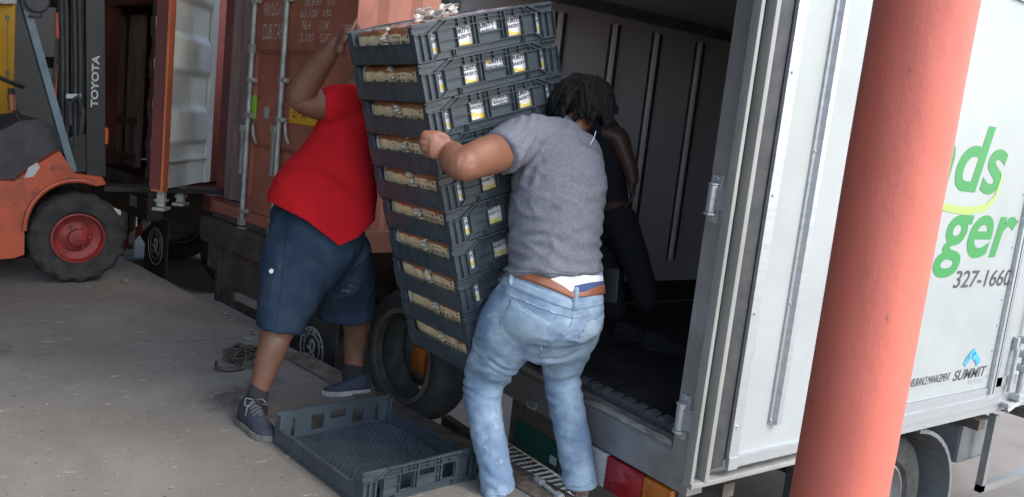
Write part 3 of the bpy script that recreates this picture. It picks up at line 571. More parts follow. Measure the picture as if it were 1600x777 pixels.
# container 2 with its grey-inside door swung open
b0, b1 = dk(240, 200, B).y, dk(160, 200, B).y+1.0
C2 = thing('shipping_container', 'faded pinkish container standing open behind the forklift, dark inside', 'container', DK @ V((B, (b0+b1)/2, zc)), group='containers parked at the dock')
mb = MB(DK)
for i in range(26):
    z = .62+i*.1; mb.box((B-.012+.012*math.sin(i*1.6), b0+.005, z), (B+.13, b0+.14, z+.0995))
mb.build('corner_post', 'cpink', C2)
p = dk(166, 120, B).y; mb = MB(DK); mb.box((B, p, .62), (B+.13, p+.13, 3.1)); mb.box((B+.001, b0+.14, 2.36), (B+.12, b1, 2.62)); mb.box((B+.001, b0+.141, 2.62), (B+.12, b1, 3.1)); mb.build('door_frame', 'cdk', C2)
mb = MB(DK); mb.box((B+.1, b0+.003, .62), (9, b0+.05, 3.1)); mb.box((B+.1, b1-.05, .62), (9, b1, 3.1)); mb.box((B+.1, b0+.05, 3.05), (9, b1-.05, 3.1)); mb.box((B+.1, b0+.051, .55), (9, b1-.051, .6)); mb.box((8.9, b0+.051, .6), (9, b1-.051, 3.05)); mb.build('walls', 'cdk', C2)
mb = MB(DK); mb.box((B-.02, b0, .44), (B+.15, b1, .60)); mb.build('door_sill', 'chassis', C2)
e0 = onz(247, 297, .74); e1 = onz(322, 283, .74); hd = e1-e0; DWI = hd.length; hd.normalize()
DM = Matrix((hd, UZ.cross(hd), UZ)).transposed().to_4x4(); DM.translation = (e0.x, e0.y, 0)
od = C1
z0d, z1d = .74, 3.05
# inner face towards the camera: local -y side
mb = MB(DM); NZ = 150
def wob(z):
    t = ((z-1.0) % .58)/.58
    if z < 1.05: return -.0
    k = min(1, max(0, (t-.12)/.12))-min(1, max(0, (t-.62)/.12)); k = k*k*(3-2*k); return .05*k
cols = [DWI*.06, DWI*.14, DWI*.80, DWI*.88]
g_ = [[mb.bm.verts.new(DM @ V((x, -.01-(.0 if k in (0, 3) else wob(z0d+(z1d-z0d)*i/NZ)-.0), z0d+(z1d-z0d)*i/NZ))) for k, x in enumerate(cols)] for i in range(NZ+1)]
for i in range(NZ):
    for k in range(3): mb.face([g_[i][k], g_[i+1][k], g_[i+1][k+1], g_[i][k+1]])
mb.box((DWI*.06, .0, z0d), (DWI*.98, .04, z1d)); mb.box((DWI*.88, -.035, z0d), (DWI, -.011, z1d)); mb.box((DWI*.06, -.05, z0d+.22), (DWI*.88, -.011, z0d+.235))
for x, z in ((.35, 1.62), (.5, 1.62), (.35, 1.5), (.5, 1.5), (.38, 2.05), (.42, 2.05)): mb.tube([(DWI*x*1.4, -.011, z), (DWI*x*1.4, -.018, z)], .012, 8)
od = mb.build('open_door', 'cgrey', C1, smooth=True, label='open door leaf with grey corrugated inner face and orange edge')
mb = MB(DM); mb.box((-.035, -.05, z0d-.01), (DWI*.06-.001, .045, z1d)); mb.build('edge_frame', 'corange', od)
mb = MB(DM)
mb.box((-.05, -.03, .75), (-.0355, .05, 3.05))
mb.build('gasket', 'cdk', od)
for x in (.05, .45):
    mb = MB(DM); mb.box((x, -.03, z0d-.14), (x+.05, .03, z0d-.012), bev=.006); mb.box((x-.04, -.05, z0d-.17), (x+.10, .05, z0d-.145), bev=.006); mb.box((x-.02, -.04, z0d-.10), (x+.08, .04, z0d-.08), bev=.005); mb.build('lock_cam', 'rod', od)
# the second trailer
T2 = thing('trailer_chassis', 'dark trailer chassis with red and white striped guard under the open pinkish container', 'trailer', DK @ V((B, (b0+b1)/2, GZ)), group='trailer chassis under the containers')
mb = MB(DK); mb.box((B-.05, b0-.05, .20), (B+.12, b1, .43), bev=.02); mb.box((B+.2, b0+.6, 0), (9, b0+.75, .42)); mb.build('bumper_beam', 'chassis', T2)
p = dk(208, 315, B-.055); mb = MB(DK); mb.box((B-.056, p.y-.09, p.z-.05), (B-.0505, p.y+.09, p.z+.06)); mb.build('plate', 'inklite', T2)
pa, pb = dk(233, 340, B), dk(182, 395, B)
for i in range(5):
    t0, t1 = i/5, (i+1)/5; mb = MB(DK); u1 = pa.lerp(pb, t0); u2 = pa.lerp(pb, t1); mb.prism([(B, u1.y, u1.z-.06), (B, u1.y, u1.z+.05), (B, u2.y, u2.z+.05), (B, u2.y, u2.z-.06)], (.02, 0, 0)); mb.build('striped_guard', 'stripe_r' if i % 2 else 'stripe_w', T2)
p = dk(198, 350, B); mb = MB(DK); mb.box((B+.021, p.y-.03, -.2), (B+.06, p.y+.03, .2)); mb.build('guard_post', 'chassis', T2)
flap(243, 385, 1, T2, 'TROPICAL', bb=B+.1, r=.19)
for bb in (1.2, 2.4):
    for a in (b0+.3, b1-.3): wheel(DK @ V((B+bb, a, GZ+.5)), .5, .28, .28, DD*(-1 if a < b0+1 else 1), T2)
# ghostly load frame in the opening
ra, rb = dk(213, 100, B+.35).y, dk(180, 100, B+.35).y
RK = thing('steel_rack', 'upright grey steel frame standing inside the open pinkish container', 'rack', DK @ V((B+.4, ra, .6)))
mb = MB(DK)
for px in (182, 200, 213): 
    q = dk(px, 150, B+.35).y; mb.box((B+.35, q-.045, .6), (B+.42, q+.045, 2.33))
mb.build('post', 'cpink', RK)
mb = MB(DK); mb.box((B+.33, ra-.1, 1.08), (B+.349, rb+.25, 1.16)); mb.box((B+.33, ra-.1, .66), (B+.349, rb+.25, .74)); mb.box((B+.33, ra+.0, .741), (B+.349, ra+.06, 1.079)); mb.build('crossbar', 'chassis', RK)
mb = MB(DK); p = dk(190, 370, B+.6); mb.box((B+.6, p.y-.08, GZ), (B+.75, p.y+.08, .35), bev=.02); selfthing(mb, 'daylight_slit_block', 'twhite', 'pale block standing in for the bright slit of daylight between forklift wheel and striped guard', 'post')  # added pale block, stands in for bright outdoors showing through the gap
# ------------------------------------------------------------ forklift
FH = V((math.cos(rad(6)), math.sin(rad(6)), 0)); FL = UZ.cross(FH)          # heading, left
wc = at(118, 361, 6.35); wc.z = .345
F0 = wc-FL*0; nearp = wc-FL*.12
FK = thing('forklift', 'orange forklift with black mast and grey-blue overhead guard on the left of the dock', 'forklift', V((wc.x-.5, wc.y, 0)))
def fp(px, py, off=0): return onpl(px, py, nearp+FL*off, FL)
wheel(wc, .35, .24, .19, -FL, FK, rm='rim', lug=.035)
wheel(wc+FL*1.0, .35, .24, .19, FL, FK, rm='rim', lug=.035)
wr = wc-FH*1.5; wr.z = .26; wheel(wr+FL*.05, .26, .18, .14, -FL, FK, rm='rim', lug=.03)
wheel(wr+FL*.95, .26, .18, .14, FL, FK, rm='rim', lug=.03)
out = [(-260, 300), (-150, 285), (0, 283), (22, 284), (60, 256), (93, 236), (106, 255), (118, 272), (160, 277), (166, 288), (150, 291)]
arch = []
pc = (118, 361)
for i in range(12):
    a = rad(70+i*110/11); arch.append((pc[0]+math.cos(a)*80*1.0, pc[1]-math.sin(a)*79))
out2 = out+arch[1:]+[(38, 398), (20, 404), (-260, 420)]
mb = MB(); mb.prism([fp(x, y, .0) for x, y in out2], FL*.26); mb.prism([fp(x, y, .98) for x, y in out2], FL*.24); bd = mb.build('body', 'fork', FK)
mb = MB(); mb.prism([fp(x, y, .262) for x, y in ((-260, 300), (0, 290), (38, 300), (38, 392), (-260, 410))], FL*.715); mb.build('floor_plate', 'black', FK)
# fender lip
mb = MB(); lip = [fp(x, y, -.01) for x, y in arch[::-1]]
mb.tube(lip, .018, 8); mb.build('fender_lip', 'fork', FK, smooth=True)
mb = MB(); mb.prism([fp(x, y, .1) for x, y in ((-40, 215), (0, 205), (30, 190), (60, 186), (84, 197), (97, 235), (66, 252), (26, 280), (-40, 284))], FL*.8); mb.build('dashboard', 'rubber', FK)
mb = MB(); mb.prism([fp(x, y, .0) for x, y in ((38, 278), (44, 262), (58, 254), (62, 262), (52, 276))], -FL*.006); mb.build('step_plate', 'inklite', FK)
mb = MB(); pc_ = [fp(*q, .35) for q in ((10, 127), (22, 135), (14, 150), (20, 180), (34, 196))]
mb.tube([fp(-60, 118, .35), fp(-10, 118, .35), fp(20, 130, .35), fp(36, 136, .4)], .016, 8); mb.tube([fp(17, 138, .35), fp(19, 160, .35), fp(34, 195, .35)], .02, 8); mb.build('steering_column', 'black', FK, smooth=True)
mb = MB(); mb.tube([fp(18, 148, .33), fp(20, 172, .33)], .03, 10); mb.build('lever_boot', 'leather', FK, smooth=True)
mb = MB(); c = fp(-60, 130, .5); mb.lathe([(.17, 0), (.185, .012), (.17, .024), (.155, .012), (.17, 0)], c, (V((.5, 0, 1))).normalized(), 28); mb.build('steering_wheel', 'rubber', FK, smooth=True)
for off in (.06, .95):
    mb = MB(); mb.bar(fp(28, -30, off), fp(113, 268, off), .05, .078, up=FL); mb.build('guard_pillar', 'pillar', FK)
mb = MB(); mb.bar(fp(-250, -20, .06), fp(28, -20, .06), .06, .06); mb.bar(fp(-250, -20, .95), fp(28, -20, .95), .06, .06)
for i in range(7): mb.bar(fp(-230+i*40, -20, .06), fp(-230+i*40, -20, .06)+FL*.89, .03, .05)
mb.build('overhead_guard', 'pillar', FK)
mb = MB(); mb.bar(fp(-230, 290, .06), fp(-230, -20, .06), .06, .08); mb.bar(fp(-230, 290, .95), fp(-230, -20, .95), .06, .08); mb.build('rear_pillar', 'pillar', FK)
mb = MB(); mb.prism([fp(x, y, .2) for x, y in ((-300, 290), (-300, 200), (-180, 190), (-120, 200), (-110, 290))], FL*.6); mb.build('seat', 'rubber', FK)
# mast: two upright channels with hoses, chains and cross members
def mast(px0, px1, off, th, m, nm, y0=-45, y1=276):
    mb = MB(); mb.prism([fp(px0, y1, off), fp(px1, y1, off), fp(px1-2, y0, off), fp(px0-2, y0, off)], FL*th); return mb.build(nm, m, FK)
mm_ = mast(136, 165, .10, .10, 'black', 'mast_rail'); mast(112, 134, .16, .06, 'black', 'mast_rail', -45, 230); mast(92, 108, .22, .05, 'black', 'mast_rail', -45, 235)
mast(136, 165, .85, .10, 'black', 'mast_rail'); mast(112, 134, .85, .06, 'black', 'mast_rail')
g = MB(); n0 = fp(150, 130, .0985)
tx, ty = UZ, -FH
l = (fp(155.5, 168.5, .0985)-n0); r_ = (fp(155, 87, .0985)-n0); h = (fp(142.5, 130, .0985)-n0)
g.text('TOYOTA', n0, UZ, -FH, l.z, r_.z, -(fp(154, 130, .0985)-n0).dot(FH), -h.dot(FH), outline=True, thick=.002, bold=-.005); g.build('lettering', 'twhite', mm_)
mb = MB()
for px in (97, 104, 117, 125): mb.tube([fp(px, 230, .12), fp(px+1, 100, .13), fp(px-2, -40, .12)], .012, 8)
mb.build('hydraulic_hose', 'rubber', FK, smooth=True)
mb = MB(); mb.tube([fp(110, 195, .1), fp(108, 160, .06), fp(122, 150, .05), fp(130, 175, .08), fp(126, 205, .1)], .018, 8); mb.tube([fp(88, 100, .1), fp(90, 60, .1), fp(83, 140, .1)], .013, 8); mb.build('hydraulic_hose', 'rubber', FK, smooth=True)
mb = MB(); mb.tube([fp(85, 165, .14), fp(90, 60, .14), fp(88, 20, .14)], .012, 8); mb.build('orange_cable', 'fork', FK, smooth=True)
mb = MB(); mb.prism([fp(x, y, .08) for x, y in ((104, 154), (104, 147), (127, 147), (127, 154))], FL*.03); mb.build('mast_tag', 'inklite', FK)
for y in (-10, 90, 240):
    mb = MB(); mb.prism([fp(x, yy, .28) for x, yy in ((92, y), (160, y), (160, y+18), (92, y+18))], FL*.6); mb.build('cross_member', 'black', FK)
mb = MB(); mb.prism([fp(x, y, .12) for x, y in ((108, 215), (160, 205), (164, 270), (120, 268))], FL*.2); mb.build('lift_bracket', 'black', FK)
mb = MB(); mb.tube([fp(166, 225, .1), fp(167, 210, .1), fp(166, 200, .1)], .014, 8); mb.build('hook', 'fork', FK, smooth=True)
mb = MB(); c = fp(56, 2, .0); mb.lathe([(.001, -.04), (.07, -.03), (.085, .02), (.07, .035), (.001, .03)], c, -FL, 24); mb.tube([fp(45, 25, .0), fp(64, 28, .0), fp(70, 0, .0), fp(69, -15, .0)], .008, 6); mb.build('work_lamp', 'rubber', FK, smooth=True)
mb = MB()
for s in (.25, .8): mb.box((0, 0, 0), (1, .1, .04), rot=Matrix.Translation(fp(165, 250, s)-UZ*.25) @ Matrix((FH, FL, UZ)).transposed().to_4x4())
mb.build('fork', 'black', FK)
# yellow cabinet door behind the forklift
YP = at(0, 80, 9.5); ny = V((math.cos(rad(100)), math.sin(rad(100)), 0))
def yp(px, py, off=0): return onpl(px, py, YP+ny*off, ny)
YC = thing('yellow_cabinet', 'bright yellow steel cabinet with hinged door behind the forklift at the left edge', 'cabinet', V((YP.x, YP.y, 0)))
mb = MB(); a, b = yp(-90, 150), yp(23, 8); rt = V((ny.y, -ny.x, 0))
P4 = [yp(-90, 8), yp(24, 8), yp(22, 146), yp(-90, 152)]; mb.prism([V((P4[0].x, P4[0].y, P4[1].z)), P4[1], V((P4[1].x, P4[1].y, 0)), V((P4[0].x, P4[0].y, 0))], ny*.5); mb.build('body', 'yellow', YC)
mb = MB(); 
for y in (28, 115): mb.prism([yp(9, y-4, -.012), yp(15, y-4, -.012), yp(15, y+4, -.012), yp(9, y+4, -.012)], ny*.011)
mb.bar(yp(12, 30, -.003), yp(12, 150, -.003), .008, .006); mb.build('hinge', 'steel', YC)
mb = MB(); mb.prism([yp(-90, 6, -.1), yp(26, 6, -.1), yp(26, -8, -.1), yp(-90, -8, -.1)], ny*.4); selfthing(mb, 'pale_box', 'twhite', 'pale box lying on top of the yellow cabinet', 'box')
# ------------------------------------------------------------ bread crates
def crate_mats(L, D, H):
    """local parts of a bread crate; long walls with windows face -y and +y"""
    parts = {}
    def wall(y0, sgn):
        mb = MB(); T = .004; pl = lambda l0, l1, z0, z1, d0=0, d1=T: mb.box((l0*L, y0+sgn*d0, z0*H), (l1*L, y0+sgn*d1, z1*H))
        I = .013     # plate sits behind the ribs
        def plate(l0, l1, z0, z1): pl(l0, l1, z0, z1, -I-T, -I)
        wins = [(.118, .148, .16, .74), (.29, .395, .24, .74), (.455, .585, .50, .76), (.655, .75, .24, .74), (.865, .895, .16, .74)]
        xs = sorted(set([0, 1]+[v for w_ in wins for v in w_[:2]]))
        for l0, l1 in zip(xs[:-1], xs[1:]):
            w_ = next((w_ for w_ in wins if w_[0] <= l0 < w_[1]), None)
            if w_: plate(l0, l1, .0, w_[2]); plate(l0, l1, w_[3], .985)
            else: plate(l0, l1, .0, .985)
        R = lambda l0, l1, z0, z1: pl(l0, l1, z0, z1, -I, 0)
        t = .0035/L; th = .0035/H
        for l in (0, .045, .09, .155, .28, .40, .425, .60, .625, .755, .85, .90, .945, 1-t): 
            lo = .03 if (l < .1 or l > .89) else .2
            hi = .74 if l not in (.40, .425, .60, .625) else .98
            R(l, l+t, lo, hi)
        R(0, .11, .0, .03); R(.89, 1, 0, .03); R(.165, .845, .19, .22); R(.10, .90, .74, .765); R(0, .10, .70, .725); R(.90, 1, .70, .725)
        R(.19, .81, .955, 1.0); R(.0, .12, .90, .935); R(.88, 1, .90, .935); R(.16, .29, .45, .47); R(.44, .60, .46, .485); R(.43, .60, .86, .88); R(.20, .40, .87, .885); R(.63, .80, .87, .885)
        for l in (.30, .36, .51, .70, .78): R(l, l+t, .766, .95)
        for l in (.24, .255, .74, .755): R(l, l+t, .02, .19)
        for a, b in (((.11, .015), (.165, .205)), ((.835, .205), (.89, .015)), ((.10, .735), (.20, .97)), ((.155, .74), (.24, .96)), ((.80, .97), (.90, .735)), ((.76, .96), (.845, .74))):
            p, q = V((a[0]*L, y0-sgn*I/2, a[1]*H)), V((b[0]*L, y0-sgn*I/2, b[1]*H)); mb.bar(p, q, I, .0035)
        pl(.02, .98, .0, .012, -I-.012, -I-T-.0005)
        for s_ in (.005, .995-.012/L): mb.box((s_*L, y0-sgn*.045, 0), (s_*L+.012, y0-sgn*(I+T+.0004), H*.93))
        return mb
    parts['long_wall'] = [wall(0, -1), wall(D, 1)]
    ends = []
    for x0, sg in ((0, 1), (L, -1)):
        mb = MB(); mb.box((x0, .0175, 0), (x0+sg*.006, D-.0175, H*.50)); mb.box((x0-sg*.003, .018, H*.50+.0003), (x0+sg*.012, D-.018, H*.535)); mb.box((x0-sg*.003, .018, H*.03), (x0-.0003*sg, D-.018, H*.08))
        for i in range(7): y = .05+i*(D-.1)/6; mb.box((x0-sg*.003, y, H*.081), (x0-.0003*sg, y+.003, H*.49))
        for i in range(5): y = .08+i*(D-.16)/4; mb.box((x0+sg*.0, y, H*.5355), (x0+sg*.006, y+.012, H*.59))
        ends.append(mb)
    parts['end_wall'] = ends
    fl = MB()
    k = 22
    for i in range(k):
        x = .012+i*(L-.024)/k; fl.box((x, .02, .006), (x+.004, D-.02, .0122))
    m = int(k*D/L)
    for i in range(-m, k):       # diagonal lattice
        pass
    st = (L-.024)/18
    for i in range(1, 18+int((D-.04)/st)):
        x0 = .012+i*st; y0 = .02
        if x0 > L-.012: y0 += (x0-(L-.012)); x0 = L-.012
        run = min(x0-.012, D-.02-y0)
        if run > .01: fl.bar((x0, y0, .009), (x0-run, y0+run, .009), .0035, .0145)
        x1 = L-.012-(i*st); y1 = .02
        if x1 < .012: y1 += (.012-x1); x1 = .012
        run = min(L-.012-x1, D-.02-y1)
        if run > .01: fl.bar((x1, y1, .009), (x1+run, y1+run, .009), .0035, .0141)
    fl.box((.0065, .0175, 0), (L-.0065, D-.0175, .003))
    parts['floor'] = [fl]
    return {k_: [mb.mesh('crate_'+k_, 'crate') for mb in v] for k_, v in parts.items()}
def place_local(par, name, me):
    o = bpy.data.objects.new(name, me); COL.objects.link(o); o.parent = par; return o
def crate(parts, M4, label, group):
    t = thing('bread_crate', label, 'crate', M4, group)
    for k_, v in parts.items():
        for me in v: place_local(t, k_, me)
    return t
SL, SD, SPI = .68, .583, .1477
sl = V((.954, .0126, .2996)).normalized(); su = V((-.2997, .0108, .954)); su = (su-sl*su.dot(sl)).normalized(); ss = su.cross(sl)
CP1 = crate_mats(SL, SD, SPI-.0015)
top = V((1.5049, 2.8278, 1.8818))
ORD = ['topmost', 'second from the top', 'third from the top', 'fourth from the top', 'fifth from the top', 'sixth from the top', 'seventh from the top', 'third from the bottom', 'second from the bottom', 'bottom']
# a loaf in its printed bag, long axis y, origin at the middle of its base
def loaf_mesh(seed):
    mb = MB(); rnd = random.Random(seed); W_, L_, H_ = .115, .262, .128; n = 28; rows = 16; R_ = []
    for k in range(rows+1):
        y = -L_/2+L_*k/rows; e = min(1, (1-abs(2*k/rows-1)**7)); e = max(e, .0)**.5*.16+.84 if 0 < k < rows else .80
        ring = []
        for j in range(n):
            a = 2*math.pi*j/n; c, s_ = math.cos(a), math.sin(a); sx = abs(c)**.45*(1 if c > 0 else -1); sz = abs(s_)**.55*(1 if s_ > 0 else -1)
            b_ = 1+noise.noise(V((c*2+seed*3, s_*2, y*22)))*.10+noise.noise(V((c*5+seed*3, s_*5, y*60)))*.05
            ring.append(mb.bm.verts.new((sx*W_/2*e*b_, y, H_/2+sz*H_/2*e*(b_ if s_ > 0 else 1))))
        R_.append(ring)
    for k in range(rows):
        for j in range(n): mb.face([R_[k][j], R_[k][(j+1) % n], R_[k+1][(j+1) % n], R_[k+1][j]])
    mb.face(R_[0][::-1]); mb.face(R_[-1]); return mb.mesh('loaf_bag', 'bread', smooth='all')
def label_mesh(kind):
    mb = MB(); mb.mi = 0; y = -.1325; pts = []
    w_, h_ = .106, .116
    for i in range(24):
        a = 2*math.pi*i/24; c, s_ = math.cos(a), math.sin(a); pts.append((abs(c)**.5*(1 if c > 0 else -1)*w_/2, y, .066+abs(s_)**.6*(1 if s_ > 0 else -1)*h_/2))
    mb.prism(pts[::-1], (0, .0035, 0)); X0 = V((0, y-.0002, 0))
    mb.mi = 1; mb.text('PURITY', X0, V((1, 0, 0)), UZ, -.04, .04, .076, .094, bold=.03, thick=.0008); mb.text("BAKERY'S", X0, V((1, 0, 0)), UZ, -.037, .039, .056, .071, bold=.03, thick=.0008)
    mb.tube([(-.036+i*.0072, y-.001, .098+.006*math.sin(i*.7)+.004) for i in range(11)], .0012, 5)
    mb.mi = 2; mb.text('Bread', X0, V((1, 0, 0)), UZ, -.036, .036, .018, .046, shear=.3, bold=.05, thick=.0008)
    if kind: mb.prism([(-.049, y-.0016, .104), (.0, y-.0016, .12), (-.02, y-.0016, .09), (-.047, y-.0016, .07)], (0, .0005, 0))
    return mb.mesh('end_label', ['labw', 'labn', 'laby'])
def tail_mesh(seed):
    mb = MB(); rnd = random.Random(seed); y = .128
    for i in range(7):
        a = rnd.random()*6.28; mb.tube([(.02, y-.01, .085), (.035+math.cos(a)*.022, y-.004, .095+math.sin(a)*.020), (.045+math.cos(a)*.036, y+.004-rnd.random()*.012, .098+math.sin(a)*.030)], [.005, .011, .007], 6)
    return mb.mesh('bag_tail', 'plasticbag', smooth='all')
LM = [loaf_mesh(i) for i in range(5)]; LB = [label_mesh(0), label_mesh(1)]; TM = [tail_mesh(i) for i in range(3)]
POS = ['leftmost', 'second from left', 'middle', 'second from right', 'rightmost']
for k in range(10):
    o0 = top-su*(SPI*(k+1)); M4 = Matrix((sl, ss, su)).transposed().to_4x4(); M4.translation = o0
    jx = random.uniform(-.004, .004); M4 = M4 @ Matrix.Translation((jx, random.uniform(-.003, .003), 0)) @ Matrix.Rotation(random.uniform(-.009, .009), 4, 'Z')
    crate(CP1, M4, f'blue-grey plastic bread crate, {ORD[k]} of the leaning stack', 'crates in the leaning stack')
    spots = [(i, 0) for i in range(5)]+[(0, 1)]+([(i, 1) for i in range(1, 5)] if k == 0 else [])
    for i, j in spots:
        ly_ = .018+.137+j*.272; lx_ = (.088, .232, .354, .477, .600)[i]
        Lm = M4 @ Matrix.Translation((lx_+random.uniform(-.004, .003), ly_, .0125)) @ Matrix.Rotation(random.uniform(-.035, .035), 4, 'X') @ Matrix.Rotation(random.uniform(-.03, .03)+(math.pi if j else 0), 4, 'Z')
        where = f'{POS[i]} at the front' if j == 0 else f'{POS[i]} at the back'
        lo = thing('bread_loaf', f'bagged loaf, {where}, in the {ORD[k]} stacked crate', 'bread loaf', Lm, 'bagged loaves in the stacked crates')
        place_local(lo, 'bag', LM[(i+k*2+j) % 5]); lb = place_local(lo, 'end_label', LB[(i*3+k) % 7 == 0]); lb.location = (random.uniform(-.006, .006), 0, random.uniform(-.006, .004)); lb.rotation_euler = (0, random.uniform(-.09, .09), 0); place_local(lo, 'bag_tail', TM[(k+i) % 3])
# loose bag sheets poking out over the top crate
M4 = Matrix((sl, ss, su)).transposed().to_4x4(); M4.translation = top-su*SPI
for (lx_, ly_, w_, lab) in ((.22, .10, .05, 'crumpled clear bag end poking out above the top crate at its left'), (.30, .40, .07, 'crumpled clear bag end poking out above the top crate near its middle')):
    mb = MB(M4); rnd = random.Random(int(lx_*99)); 
    base = [V((lx_+rnd.uniform(-1, 1)*w_, ly_+rnd.uniform(-.5, .5)*w_, .135+rnd.random()*.06)) for _ in range(16)]
    for p in base: bmesh.ops.create_icosphere(mb.bm, subdivisions=1, radius=.02, matrix=M4 @ Matrix.Translation(p) @ Matrix.Rotation(rnd.random()*3, 4, 'X') @ Matrix.Diagonal((1.1, .25, .8, 1)))
    selfthing(mb, 'plastic_bag', 'plasticbag', lab, 'plastic bag')
# the empty crate on the dock
EL, ED, EH = .612, .752, .150
CP2 = crate_mats(EL, ED, EH)
c0 = onz(570, 742, EH); el = (onz(746, 700, EH)-c0); el.z = 0; el.normalize(); M4 = Matrix((el, UZ.cross(el), UZ)).transposed().to_4x4(); M4.translation = (c0.x, c0.y, .003)
crate(CP2, M4, 'empty blue-grey bread crate lying open on the dock floor', None)
# ------------------------------------------------------------ hanging tyre bumper, dock plate, chain, leaf, jack handle
tc = onpl(652, 553, DK @ V((.11, 0, 0)), DN)
TB = thing('bumper_tyre', 'old tyre hung on the dock edge between dock and truck as a bumper', 'tyre', V((tc.x, tc.y, tc.z-.36)))
mb = MB(); mb.lathe([(.235, -.07), (.25, -.10), (.31, -.11), (.35, -.09), (.365, -.05), (.365, .05), (.35, .09), (.31, .11), (.25, .10), (.235, .07), (.30, .05), (.33, 0), (.30, -.05), (.235, -.07)], tc, DN, 56); mb.build('tyre', 'tyre', TB, smooth='all')
mb = MB(); mb.lathe([(.234, -.112), (.262, -.1125), (.262, -.1085), (.234, -.105)], tc, DN, 56); mb.build('bead_ring', 'chassis', TB, smooth=True)
mb = MB(DK); p0, p1 = DKi @ onz(618, 625, 0), DKi @ onz(750, 712, 0); xa_ = -.16
mb.box((-.155, 0, .001), (.0, 2.4, .008))
for i in range(60):
    for j in range(4):
        x = -.14+j*.038; y = .02+i*.04; s_ = 1 if (i+j) % 2 else -1; mb.bar((x-.010, y-.010*s_, .0095), (x+.010, y+.010*s_, .0095), .005, .003)
mb.T = DK; 
dp = selfthing(mb, 'dock_plate', 'diamond', 'worn diamond-pattern steel plate along the dock edge by the empty crate', 'steel plate')
def chain(cpx, n_, rad_, label):
    mb = MB(); rnd = random.Random(3); c = onz(*cpx, 0)
    for i in range(n_):
        a = rnd.random()*6.28; r_ = rnd.random()**.6*rad_; p = c+V((math.cos(a)*r_*.75, math.sin(a)*r_*1.25, .012+rnd.random()*.05*(1-r_/rad_)))
        q = Matrix.Translation(p) @ Matrix.Rotation(rnd.random()*6.28, 4, 'Z') @ Matrix.Rotation(rnd.choice((.15, 1.3, .5)), 4, 'X')
        mb.tube([q @ V((math.cos(t)*.030, math.sin(t)*.017, 0)) for t in [j*2*math.pi/12 for j in range(12)]], .0065, 6, closed=True)
    hk = onz(355, 574, .012); f = onz(392, 572, .01)-hk; f.normalize(); g_ = UZ.cross(f)
    mb.tube([hk+f*x+g_*y+UZ*z for x, y, z in ((-.05, .05, .02), (-.06, .0, .0), (-.03, -.04, 0), (.03, -.05, 0), (.08, -.03, .0), (.11, .03, .03), (.12, .07, .06))], [.008, .011, .013, .013, .012, .010, .007], 10)
    selfthing(mb, 'chain', 'chain', label, 'chain', smooth='all')
chain((388, 560), 48, .17, 'heap of rusty chain with a hook on the dock floor behind the man in red')
mb = MB(); c = onz(194, 441, .012)
for i in range(4):
    a = i*1.3; mb.prism([c+V((math.cos(a)*.03, math.sin(a)*.05, 0)), c+V((math.cos(a+.7)*.035, math.sin(a+.7)*.06, .018)), c+V((0, 0, .012))], (0, 0, .002))
selfthing(mb, 'dry_leaf', 'leaf', 'small crumpled dry leaf on the dock floor near the forklift wheel', 'leaf')
mb = MB(); p = onz(838, 748, .02); q = onz(872, 775, .015); d = (q-p).normalized()
mb.tube([p, p+d*.05], .017, 12); mb.tube([p+d*.05, p+d*.30], .010, 10); mb.tube([p+d*.16, p+d*.19], .02, 12); selfthing(mb, 'jack_handle', 'rod', 'steel bar lying at the dock edge by the shoes of the man in grey', 'steel bar', smooth=True)
# ------------------------------------------------------------ people
def cr(a, b, c, d, t): return .5*((2*b)+(c-a)*t+(2*a-5*b+4*c-d)*t*t+(3*b-a-3*c+d)*t*t*t)
def limb(mb, rings, side=None, n=22, sub=4, cap=True, e0=1, e1=1):
    """rings: (position, half width, half depth); a smooth closed tube through them, width direction = side"""
    R_ = [(V(p), a, b) for p, a, b in rings]; k = len(R_); out = []
    for i in range(k-1):
        for j in range(sub):
            t = j/sub; q = [R_[max(i-1, 0)], R_[i], R_[i+1], R_[min(i+2, k-1)]]
            out.append((V([cr(*(x[0][c] for x in q), t) for c in range(3)]), max(.004, cr(*(x[1] for x in q), t)), max(.004, cr(*(x[2] for x in q), t))))
    out.append(R_[-1]); sd = V(side) if side else CR.copy(); vr = []; K = len(out)
    for i, (p, a, b) in enumerate(out):
        t = (out[min(i+1, K-1)][0]-out[max(i-1, 0)][0]).normalized(); u_ = (sd-t*sd.dot(t))
        if u_.length < .1: u_ = CU-t*CU.dot(t)
        u_.normalize(); v_ = t.cross(u_); vr.append((p, u_, v_, a, b, t))
    def ring(p, u_, v_, a, b): return [mb.bm.verts.new(mb.T @ (p+u_*a*math.cos(2*math.pi*j/n)+v_*b*math.sin(2*math.pi*j/n))) for j in range(n)]
    rs = []
    p, u_, v_, a, b, t = vr[0]
    if cap: 
        for s_ in (.25, .7): rs.append(ring(p-t*e0*min(a, b)*(math.cos(math.asin(s_))), u_, v_, a*(s_ if e0 == 1 else .9+.08*s_), b*(s_ if e0 == 1 else .9+.08*s_)))
    for q in vr: rs.append(ring(*q[:5]))
    p, u_, v_, a, b, t = vr[-1]
    if cap:
        for s_ in (.7, .25): rs.append(ring(p+t*e1*min(a, b)*(math.cos(math.asin(s_))), u_, v_, a*(s_ if e1 == 1 else .9+.08*s_), b*(s_ if e1 == 1 else .9+.08*s_)))
    for A, B_ in zip(rs[:-1], rs[1:]):
        for j in range(n): mb.face([A[j], A[(j+1) % n], B_[(j+1) % n], B_[j]])
    mb.face(rs[0][::-1]); mb.face(rs[-1])
def P3(px, py, d, wpx, dr=.85, hd=None):     # ring traced in the photograph: centre pixel, distance, width in pixels, depth ratio
    return (at(px, py, d), wpx/2*d/FPX, wpx/2*d/FPX*dr)
